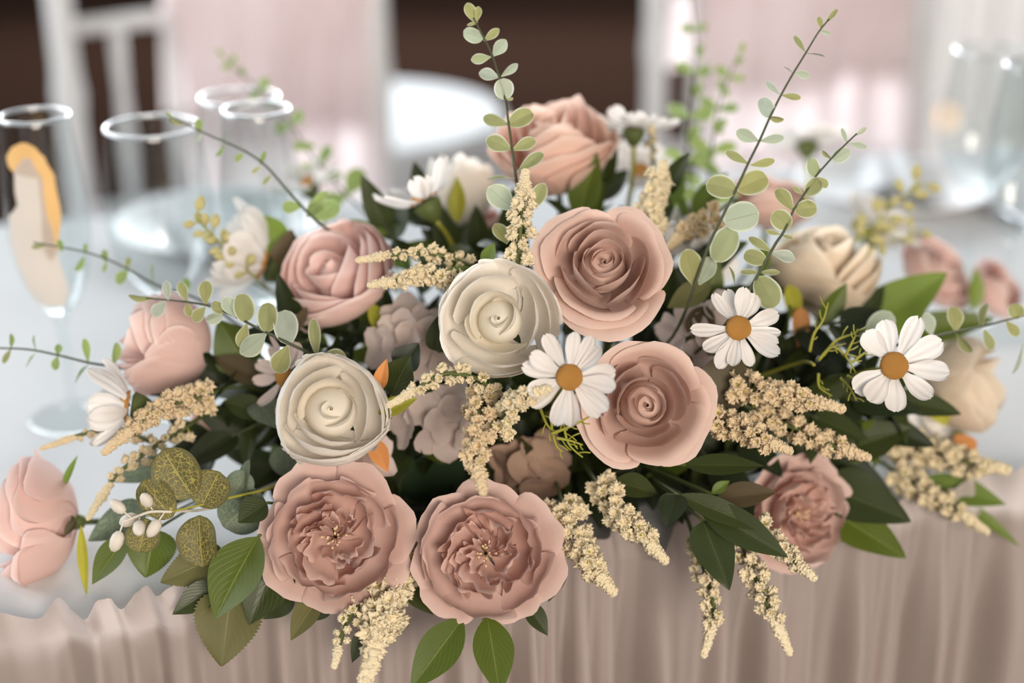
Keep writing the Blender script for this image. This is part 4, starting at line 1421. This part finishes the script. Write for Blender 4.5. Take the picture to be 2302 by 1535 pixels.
AS = [
    ('cream astilbe spike standing at the foot of the upright eucalyptus', [(1165, 600, .80), (1170, 520, .80), (1178, 440, .80), (1182, 378, .80)], 84, 'floret_pale', 22),
    ('cream astilbe spike above the upper blush rose, its right side', [(1455, 530, .875), (1465, 470, .87), (1480, 410, .865), (1494, 358, .86)], 95, 'floret_pale', 22),
    ('upper cream astilbe tip pointing left across the pale pink rose', [(1065, 600, .825), (980, 572, .82), (890, 572, .815), (798, 586, .81)], 62, 'floret', 20),
    ('lower cream astilbe tip pointing left beside the cream rose', [(1030, 640, .81), (960, 615, .805), (900, 630, .80), (824, 642, .795)], 74, 'floret', 22),
    ('bent tan cream astilbe arching from cream rose to closed cream rose', [(1130, 905, .80), (1080, 855, .785), (1000, 840, .775), (930, 878, .77), (868, 915, .765)], 64, 'floret', 26),
    ('tan astilbe hanging straight down onto the middle peony', [(1085, 890, .80), (1075, 960, .775), (1070, 1030, .765), (1088, 1115, .755)], 96, 'floret_tan', 26),
    ('short cream astilbe tucked under the overlapping daisy', [(1130, 960, .785), (1140, 920, .77), (1180, 890, .76), (1240, 872, .755)], 84, 'floret', 18),
    ('large cream astilbe cluster hanging between the two front peonies', [(905, 1200, .84), (885, 1300, .81), (855, 1400, .785), (818, 1545, .775)], 150, 'floret_pale', 44),
    ('thin cream astilbe side tip left of the large hanging cluster', [(835, 1330, .80), (790, 1380, .785), (765, 1440, .775), (750, 1505, .77)], 62, 'floret_pale', 16),
    ('cream astilbe hanging right of the middle peony, left of two', [(1265, 1130, .82), (1290, 1200, .80), (1330, 1270, .79), (1385, 1340, .785)], 104, 'floret', 32),
    ('cream astilbe hanging right of the middle peony, right of two', [(1345, 1090, .82), (1390, 1150, .80), (1440, 1200, .79), (1502, 1268, .785)], 92, 'floret', 30),
    ('slender astilbe hanging straight down under the pointed leaves', [(1560, 1210, .83), (1585, 1290, .82), (1605, 1380, .81), (1580, 1480, .81)], 74, 'floret_pale', 28),
    ('slender astilbe hanging lowest below the right peony', [(1655, 1190, .83), (1690, 1280, .81), (1730, 1370, .80), (1778, 1475, .80)], 84, 'floret_pale', 30),
    ('short astilbe tip crossing the right peony', [(1700, 1180, .82), (1745, 1220, .805), (1785, 1260, .795), (1836, 1305, .79)], 78, 'floret_pale', 18),
    ('upper of three tan astilbe spikes right of the lower blush rose', [(1650, 870, .82), (1720, 880, .81), (1800, 895, .805), (1903, 922, .80)], 92, 'floret_tan', 28),
    ('lowest of three tan astilbe spikes right of the lower blush rose', [(1605, 935, .81), (1650, 960, .80), (1710, 985, .79), (1784, 1018, .785)], 86, 'floret_tan', 26),
    ('middle of three tan astilbe spikes right of the lower blush rose', [(1690, 920, .83), (1780, 960, .825), (1870, 1000, .82), (1960, 1032, .815)], 92, 'floret_tan', 26),
    ('upper blurred astilbe over the table edge at right', [(2000, 985, .93), (2090, 1010, .92), (2180, 1040, .91), (2275, 1058, .905)], 104, 'floret', 28),
    ('lower blurred astilbe over the table edge at right', [(2010, 1060, .92), (2070, 1100, .91), (2140, 1140, .90), (2225, 1200, .895)], 84, 'floret', 26),
    ('small brownish astilbe beside the tall right eucalyptus base', [(1610, 480, .875), (1575, 500, .87), (1540, 520, .865), (1500, 560, .86)], 80, 'floret_tan', 16),
    ('tan astilbe spike low left of the side-on pale rose', [(475, 885, .84), (400, 905, .825), (320, 945, .815), (228, 1022, .81)], 84, 'floret_tan', 34),
    ('thin tan astilbe tip pointing far left over the tablecloth', [(350, 1000, .85), (270, 965, .845), (190, 975, .84), (88, 1010, .835)], 46, 'floret_tan', 14),
    ('drooping tan astilbe above the white pips', [(420, 960, .84), (340, 1010, .83), (260, 1070, .825), (195, 1170, .82)], 62, 'floret', 24),
    ('blurred peach astilbe tip beside the top right daisy', [(1470, 400, .96), (1468, 350, .955), (1465, 310, .95), (1465, 278, .95)], 52, 'floret', 8),
]
for k, (lab, path, w, m, n) in enumerate(AS):
    astilbe(lab, path, w, 100 + k, m, n)


# pale yellow berry sprigs ----------------------------------------------------
def egg(sx=1.0):
    return lathe('berry', [(0.001, 0), (0.22, 0.06), (0.38, 0.25), (0.42, 0.5), (0.34, 0.78), (0.15, 0.96), (0.001, 1.0)], 10)


EGG = egg()
EGG.materials.append(None)


def berries(label, path, n, s, seed, mat='berry', stemm='stem_yellow', name='berry_sprig'):
    rg = random.Random(seed)
    base = P(*path[0])
    t = thing(name, label, 'sprig', 'berry sprigs', Matrix.Translation(base))
    pts = catmull([P(*p) for p in path], 24)
    d = path[0][2]
    full = list(reversed(stem_to_core(pts[0], (pts[0] - pts[2]).normalized(), 10)))[:-1] + pts
    part('stem', tube('stem', [p - base for p in full], 0.0008, 5, MT[stemm]), t)
    for k in range(n):
        f = 0.15 + 0.85 * k / (n - 1)
        p = pts[int(f * 24)]
        tg = (pts[min(24, int(f * 24) + 1)] - pts[int(f * 24) - 1]).normalized()
        x = tg.cross(FWD).normalized()
        a = k * 2.4
        out = (x * math.cos(a) + tg.cross(x) * math.sin(a) * 0.8 + tg * 0.55).normalized()
        sz = PX(s, d) * rg.uniform(.8, 1.15)
        b = p + out * sz * 0.6
        BM = frame(b - base, out) @ Matrix.Diagonal((sz, sz, sz * 1.3, 1))
        bo = part('berry', EGG, t, BM, None, MT[mat])
        sm = tube('stalk', [p - base, b - base + out * sz * 0.1], 0.0006, 4, MT[stemm])
        sm.transform(BM.inverted())
        part('stalk', sm, bo)
    return t


berries('pale yellow green berry sprig left of the tilted pale rose', [(575, 625, .91), (530, 580, .90), (490, 540, .89), (440, 490, .885)], 18, 24, 1)
berries('blurred yellow green berry sprig rising right of the peach cream rose', [(1890, 590, 1.0), (1940, 530, 1.0), (2000, 470, 1.0), (2070, 410, 1.0)], 18, 26, 2)
berries('blurred lower yellow green berry sprig before the white plate', [(1900, 540, 1.02), (1960, 520, 1.02), (2010, 540, 1.02), (2060, 515, 1.02)], 10, 24, 3)
berries('white pip berries on a short stalk over the tablecloth', [(385, 1150, .785), (340, 1150, .78), (310, 1160, .775), (278, 1172, .77)], 6, 40, 4, 'pip', 'pip')


# feathery yellow-green fronds ------------------------------------------------
def frond(label, root, tips, seed, mat='stem_yellow', r=0.0007):
    rg = random.Random(seed)
    base = P(*root)
    t = thing('feathery_frond', label, 'sprig', 'feathery fronds', Matrix.Translation(base))
    pts = list(reversed(stem_to_core(base, FWD, 8)))
    part('stem', tube('stem', [p - base for p in pts], 0.001, 5, MT[mat]), t)
    for path in tips:
        q = catmull([P(*p) for p in path], 14)
        part('needle_stem', tube('needle_stem', [p - base for p in q], [lerp(r * 1.5, r * .6, k / 14) for k in range(15)], 5, MT[mat]), t)
        for k in range(3, 14, 3):
            tg = (q[k + 1] - q[k - 1]).normalized()
            x = tg.cross(FWD).normalized() * rg.choice((-1, 1))
            e = q[k] + (tg * 0.8 + x * 0.7 - FWD * rg.uniform(-.3, .3)) * rg.uniform(0.003, 0.008)
            part('needle', tube('needle', [q[k] - base, lerp(q[k], e, .5) + x * .0006 - base, e - base], r * .6, 4, MT[mat]), t)
    return t


frond('feathery yellow green frond beneath the overlapping daisy', (1255, 930, .79),
      [[(1255, 905, .78), (1240, 950, .775), (1250, 1000, .77), (1265, 1015, .77)], [(1215, 920, .78), (1230, 955, .775), (1252, 975, .77)], [(1265, 905, .78), (1268, 960, .772), (1280, 1000, .768), (1310, 1028, .765)], [(1252, 985, .77), (1280, 990, .768), (1310, 1000, .766)], [(1240, 975, .77), (1290, 955, .765), (1335, 930, .762)]], 81)
frond('feathery yellow green frond between the two right daisies', (1830, 820, .83),
      [[(1850, 800, .825), (1880, 765, .82), (1920, 750, .815), (1928, 740, .815)], [(1840, 810, .825), (1870, 780, .82), (1900, 800, .815), (1925, 840, .81)], [(1900, 800, .815), (1915, 770, .81), (1925, 752, .81)], [(1890, 850, .82), (1910, 870, .815), (1925, 900, .81)], [(1905, 845, .815), (1930, 860, .81), (1940, 885, .81)], [(1820, 790, .83), (1830, 750, .825), (1850, 720, .825), (1862, 680, .825)], [(1915, 815, .812), (1935, 800, .81), (1955, 785, .808)], [(1840, 840, .83), (1842, 870, .825), (1870, 890, .82)]], 82)


# leafy stems --------------------------------------------------------------
def leafy(label, leaves, seed, name='leafy_stem', group='leafy stems at the edge of the centrepiece', cat='leaves'):
    """leaves: (bx,by,bd, tx,ty,td, width px, mesh, material[, normal])"""
    rg = random.Random(seed)
    bs = [P(l[0], l[1], l[2]) for l in leaves]
    base = sum(bs, Vector()) / len(bs)
    join = lerp(base, core(base), 0.30) + FWD * 0.035
    t = thing(name, label, cat, group, Matrix.Translation(join))
    dr = (core(base) - base).normalized()
    pts = stem_to_core(join, dr)
    part('stem', tube('stem', [p - join for p in pts], 0.0017, 6, MT['stem']), t)
    for l, A in zip(leaves, bs):
        B = P(l[3], l[4], l[5])
        n = Vector(l[9]) if len(l) > 9 else (-FWD + UP * 0.35 + RT * rg.uniform(-.3, .3))
        LM = Matrix.Translation(-join) @ leafM(A, B, n, PX(l[6], l[2]))
        lo = part('leaf', LEAFM[l[7]], t, LM, None, MT[l[8]])
        st = catmull([join - join, (A - join) * 0.5 + FWD * 0.004, A - join], 6)
        sm = tube('leaf_stalk', st, 0.0009, 5, MT['stem'])
        sm.transform(LM.inverted())
        part('leaf_stalk', sm, lo)
    return t


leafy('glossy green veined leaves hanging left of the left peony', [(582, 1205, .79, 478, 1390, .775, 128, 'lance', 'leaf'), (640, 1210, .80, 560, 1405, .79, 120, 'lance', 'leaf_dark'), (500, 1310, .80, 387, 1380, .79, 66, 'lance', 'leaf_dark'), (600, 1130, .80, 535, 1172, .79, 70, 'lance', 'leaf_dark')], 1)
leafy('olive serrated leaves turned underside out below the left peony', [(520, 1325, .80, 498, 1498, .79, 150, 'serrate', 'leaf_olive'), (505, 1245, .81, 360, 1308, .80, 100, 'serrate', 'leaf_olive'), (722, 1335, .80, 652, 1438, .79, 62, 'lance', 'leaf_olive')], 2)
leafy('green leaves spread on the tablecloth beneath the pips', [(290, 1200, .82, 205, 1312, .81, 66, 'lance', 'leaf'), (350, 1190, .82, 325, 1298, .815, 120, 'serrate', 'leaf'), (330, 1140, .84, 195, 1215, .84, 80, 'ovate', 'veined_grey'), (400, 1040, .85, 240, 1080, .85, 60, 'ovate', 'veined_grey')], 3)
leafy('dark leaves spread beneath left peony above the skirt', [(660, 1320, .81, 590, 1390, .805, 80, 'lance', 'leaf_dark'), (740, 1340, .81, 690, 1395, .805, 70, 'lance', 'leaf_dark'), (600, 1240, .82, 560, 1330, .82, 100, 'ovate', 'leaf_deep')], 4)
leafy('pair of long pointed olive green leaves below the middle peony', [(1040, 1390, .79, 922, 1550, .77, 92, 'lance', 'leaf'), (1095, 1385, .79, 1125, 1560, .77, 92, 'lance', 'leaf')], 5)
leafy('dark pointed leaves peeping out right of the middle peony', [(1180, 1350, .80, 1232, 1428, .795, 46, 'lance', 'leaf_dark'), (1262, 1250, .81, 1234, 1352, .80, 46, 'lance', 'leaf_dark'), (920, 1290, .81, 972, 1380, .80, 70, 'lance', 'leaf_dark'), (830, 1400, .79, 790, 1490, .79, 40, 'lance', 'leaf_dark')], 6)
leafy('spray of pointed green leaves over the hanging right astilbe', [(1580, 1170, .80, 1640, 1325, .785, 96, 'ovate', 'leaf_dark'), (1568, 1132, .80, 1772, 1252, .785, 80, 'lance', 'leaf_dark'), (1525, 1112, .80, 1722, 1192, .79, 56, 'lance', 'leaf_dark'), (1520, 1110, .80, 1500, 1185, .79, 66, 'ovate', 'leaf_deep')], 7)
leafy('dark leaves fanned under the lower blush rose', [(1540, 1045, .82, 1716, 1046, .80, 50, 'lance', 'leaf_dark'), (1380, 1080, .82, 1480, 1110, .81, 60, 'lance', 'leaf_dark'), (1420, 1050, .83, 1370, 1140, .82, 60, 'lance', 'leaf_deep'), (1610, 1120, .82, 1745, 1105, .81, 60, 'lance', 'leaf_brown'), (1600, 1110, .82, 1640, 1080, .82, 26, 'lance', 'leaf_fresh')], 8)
leafy('broad dark green leaves right of the right peony', [(1850, 1090, .89, 2048, 1170, .87, 120, 'ovate', 'leaf_dark'), (1870, 1150, .89, 2037, 1252, .87, 100, 'ovate', 'leaf'), (1900, 1010, .89, 2050, 960, .88, 90, 'ovate', 'leaf_dark'), (1930, 1040, .89, 2030, 900, .89, 80, 'lance', 'leaf_deep')], 9)
leafy('bright green blurred leaves over the skirt at right', [(2060, 1080, .93, 2262, 1132, .91, 70, 'lance', 'leaf_fresh'), (2160, 1120, .93, 2295, 1230, .92, 26, 'lance', 'leaf_fresh'), (2110, 1000, .94, 2190, 985, .94, 50, 'lance', 'leaf')], 10)
leafy('broad bright green leaves before the blurred right roses', [(1940, 745, .95, 2128, 612, .93, 120, 'ovate', 'leaf_fresh'), (2040, 750, .96, 2235, 715, .95, 76, 'ovate', 'leaf'), (2190, 700, 1.03, 2195, 600, 1.03, 40, 'lance', 'leaf_fresh'), (1900, 760, .93, 1990, 640, .94, 60, 'lance', 'leaf_dark')], 11)
leafy('brown olive leaf behind the small daisy, right of the blush roses', [(1650, 800, .82, 1600, 930, .815, 124, 'round', 'leaf_brown'), (1600, 640, .85, 1500, 690, .85, 60, 'lance', 'leaf_olive'), (1590, 690, .85, 1560, 760, .85, 70, 'round', 'leaf_brown')], 12)
leafy('light and dark leaves left of the tilted pale rose', [(650, 570, .92, 562, 480, .92, 76, 'lance', 'leaf_fresh'), (640, 600, .915, 655, 515, .91, 70, 'ovate', 'leaf_brown'), (480, 590, .95, 560, 620, .94, 30, 'lance', 'sepal')], 13)
leafy('green leaves behind the side-on pale rose and eucalyptus', [(560, 830, .88, 490, 720, .875, 110, 'ovate', 'leaf'), (600, 860, .87, 480, 800, .87, 60, 'lance', 'leaf_brown'), (580, 900, .86, 620, 960, .835, 70, 'serrate', 'veined_grey'), (600, 930, .86, 500, 900, .86, 60, 'lance', 'leaf_dark')], 14)
leafy('serrated small leaf between astilbe and the open cream rose', [(1000, 640, .81, 1072, 602, .805, 54, 'serrate', 'leaf'), (1090, 600, .82, 1110, 545, .82, 36, 'lance', 'leaf_fresh'), (985, 790, .83, 985, 710, .83, 60, 'ovate', 'leaf_dark')], 15)
leafy('dark serrated leaf right of the closed cream rose', [(880, 890, .815, 920, 800, .80, 96, 'serrate', 'leaf_dark'), (900, 830, .82, 940, 770, .82, 70, 'ovate', 'leaf_deep')], 16)

# filler greenery between the blooms: upright dark leaf sprays rising from the foam
FILL = [(520, 980), (600, 1060), (560, 900), (660, 760), (700, 1000), (820, 860), (860, 720), (900, 1000), (880, 1120), (960, 1080), (1010, 560), (1000, 1000),
        (1080, 560), (1120, 1000), (1230, 960), (1260, 1100), (1300, 480), (1330, 1060), (1400, 1110), (1440, 560), (1560, 480), (1560, 620), (1600, 700), (1600, 880), (1560, 1010), (1620, 1060), (1680, 1000), (1700, 860),
        (1760, 780), (1800, 860), (1840, 940), (1740, 620), (1880, 1030), (1930, 900), (1980, 960), (2040, 900), (1900, 720), (1500, 420), (1350, 400), (1150, 560), (780, 740), (480, 860), (440, 1000), (960, 480), (860, 500), (1480, 1060), (1180, 900)]


ANCH = [(1358, 596, 'the upper blush rose'), (1452, 910, 'the lower blush rose'), (1122, 718, 'the open cream rose'), (745, 922, 'the closed cream rose'), (748, 610, 'the tilted pale rose'),
        (372, 755, 'the side-on pale rose'), (1243, 335, 'the top peach rose'), (1032, 405, 'the white rosebud'), (1853, 630, 'the peach cream rose'), (2170, 868, 'the right cream rose'), (750, 1208, 'the left peony'),
        (1092, 1245, 'the middle peony'), (1803, 1155, 'the right peony'), (1280, 848, 'the overlapping daisy'), (1660, 738, 'the small right daisy'), (2010, 822, 'the gappy daisy'), (1075, 1010, 'the hanging tan astilbe'),
        (1750, 940, 'the three tan astilbe spikes'), (930, 600, 'the left pointing astilbe'), (1470, 440, 'the upper astilbe spike'), (1180, 480, 'the astilbe under the eucalyptus'), (360, 940, 'the left tan astilbe'), (930, 770, 'the pale hydrangea'),
        (1185, 1060, 'the brownish hydrangea'), (1640, 1190, 'the pointed leaf spray'), (440, 1130, 'the yellow-veined branch'), (1430, 275, 'the top right daisy'), (945, 430, 'the underside daisy')]
_used = set()


def fill_label(px, py):
    near = sorted(ANCH, key=lambda a: (a[0] - px) ** 2 + (a[1] - py) ** 2)
    for a in range(0, 3):
        for b in range(a + 1, 5):
            l = 'dark green leaf spray tucked between %s and %s' % (near[a][2], near[b][2])
            if l not in _used and len(l.split()) <= 16:
                _used.add(l)
                return l
    return 'dark green leaf spray tucked deep between the blooms'


def filler(px, py, d, seed):
    rg = random.Random(seed)
    tip = P(px, py, d)
    c = core(tip)
    pts = catmull([c, lerp(c, tip, .5) + Vector((0, 0.01, 0.015)), tip], 16)
    t = thing('leaf_spray', fill_label(px, py), 'leaves', 'leaf sprays deep in the centrepiece', Matrix.Translation(c))
    part('stem', tube('stem', [p - c for p in pts], [lerp(.0018, .0008, k / 16) for k in range(17)], 5, MT['stem_dark']), t)
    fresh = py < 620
    for k in range(8):
        f = 0.35 + 0.65 * k / 7
        i = min(15, int(f * 16))
        p = pts[i]
        tg = (pts[i + 1] - pts[i - 1]).normalized()
        a = k * 2.5 + rg.uniform(0, 1)
        x = tg.orthogonal().normalized()
        y = tg.cross(x)
        out = (x * math.cos(a) + y * math.sin(a)) * (0.9 if k < 7 else 0.1) + tg * 0.7
        L = rg.uniform(0.030, 0.046)
        B = p + out.normalized() * L
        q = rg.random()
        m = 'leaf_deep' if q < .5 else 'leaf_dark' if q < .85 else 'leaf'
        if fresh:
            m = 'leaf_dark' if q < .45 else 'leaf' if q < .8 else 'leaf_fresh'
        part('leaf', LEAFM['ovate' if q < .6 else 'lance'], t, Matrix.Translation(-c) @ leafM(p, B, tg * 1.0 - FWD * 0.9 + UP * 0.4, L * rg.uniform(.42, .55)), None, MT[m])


for k, (x, y) in enumerate(FILL):
    rg = random.Random(700 + k)
    filler(x, y, (0.885 if y > 650 else 0.93) + rg.uniform(-.02, .03), 800 + k)
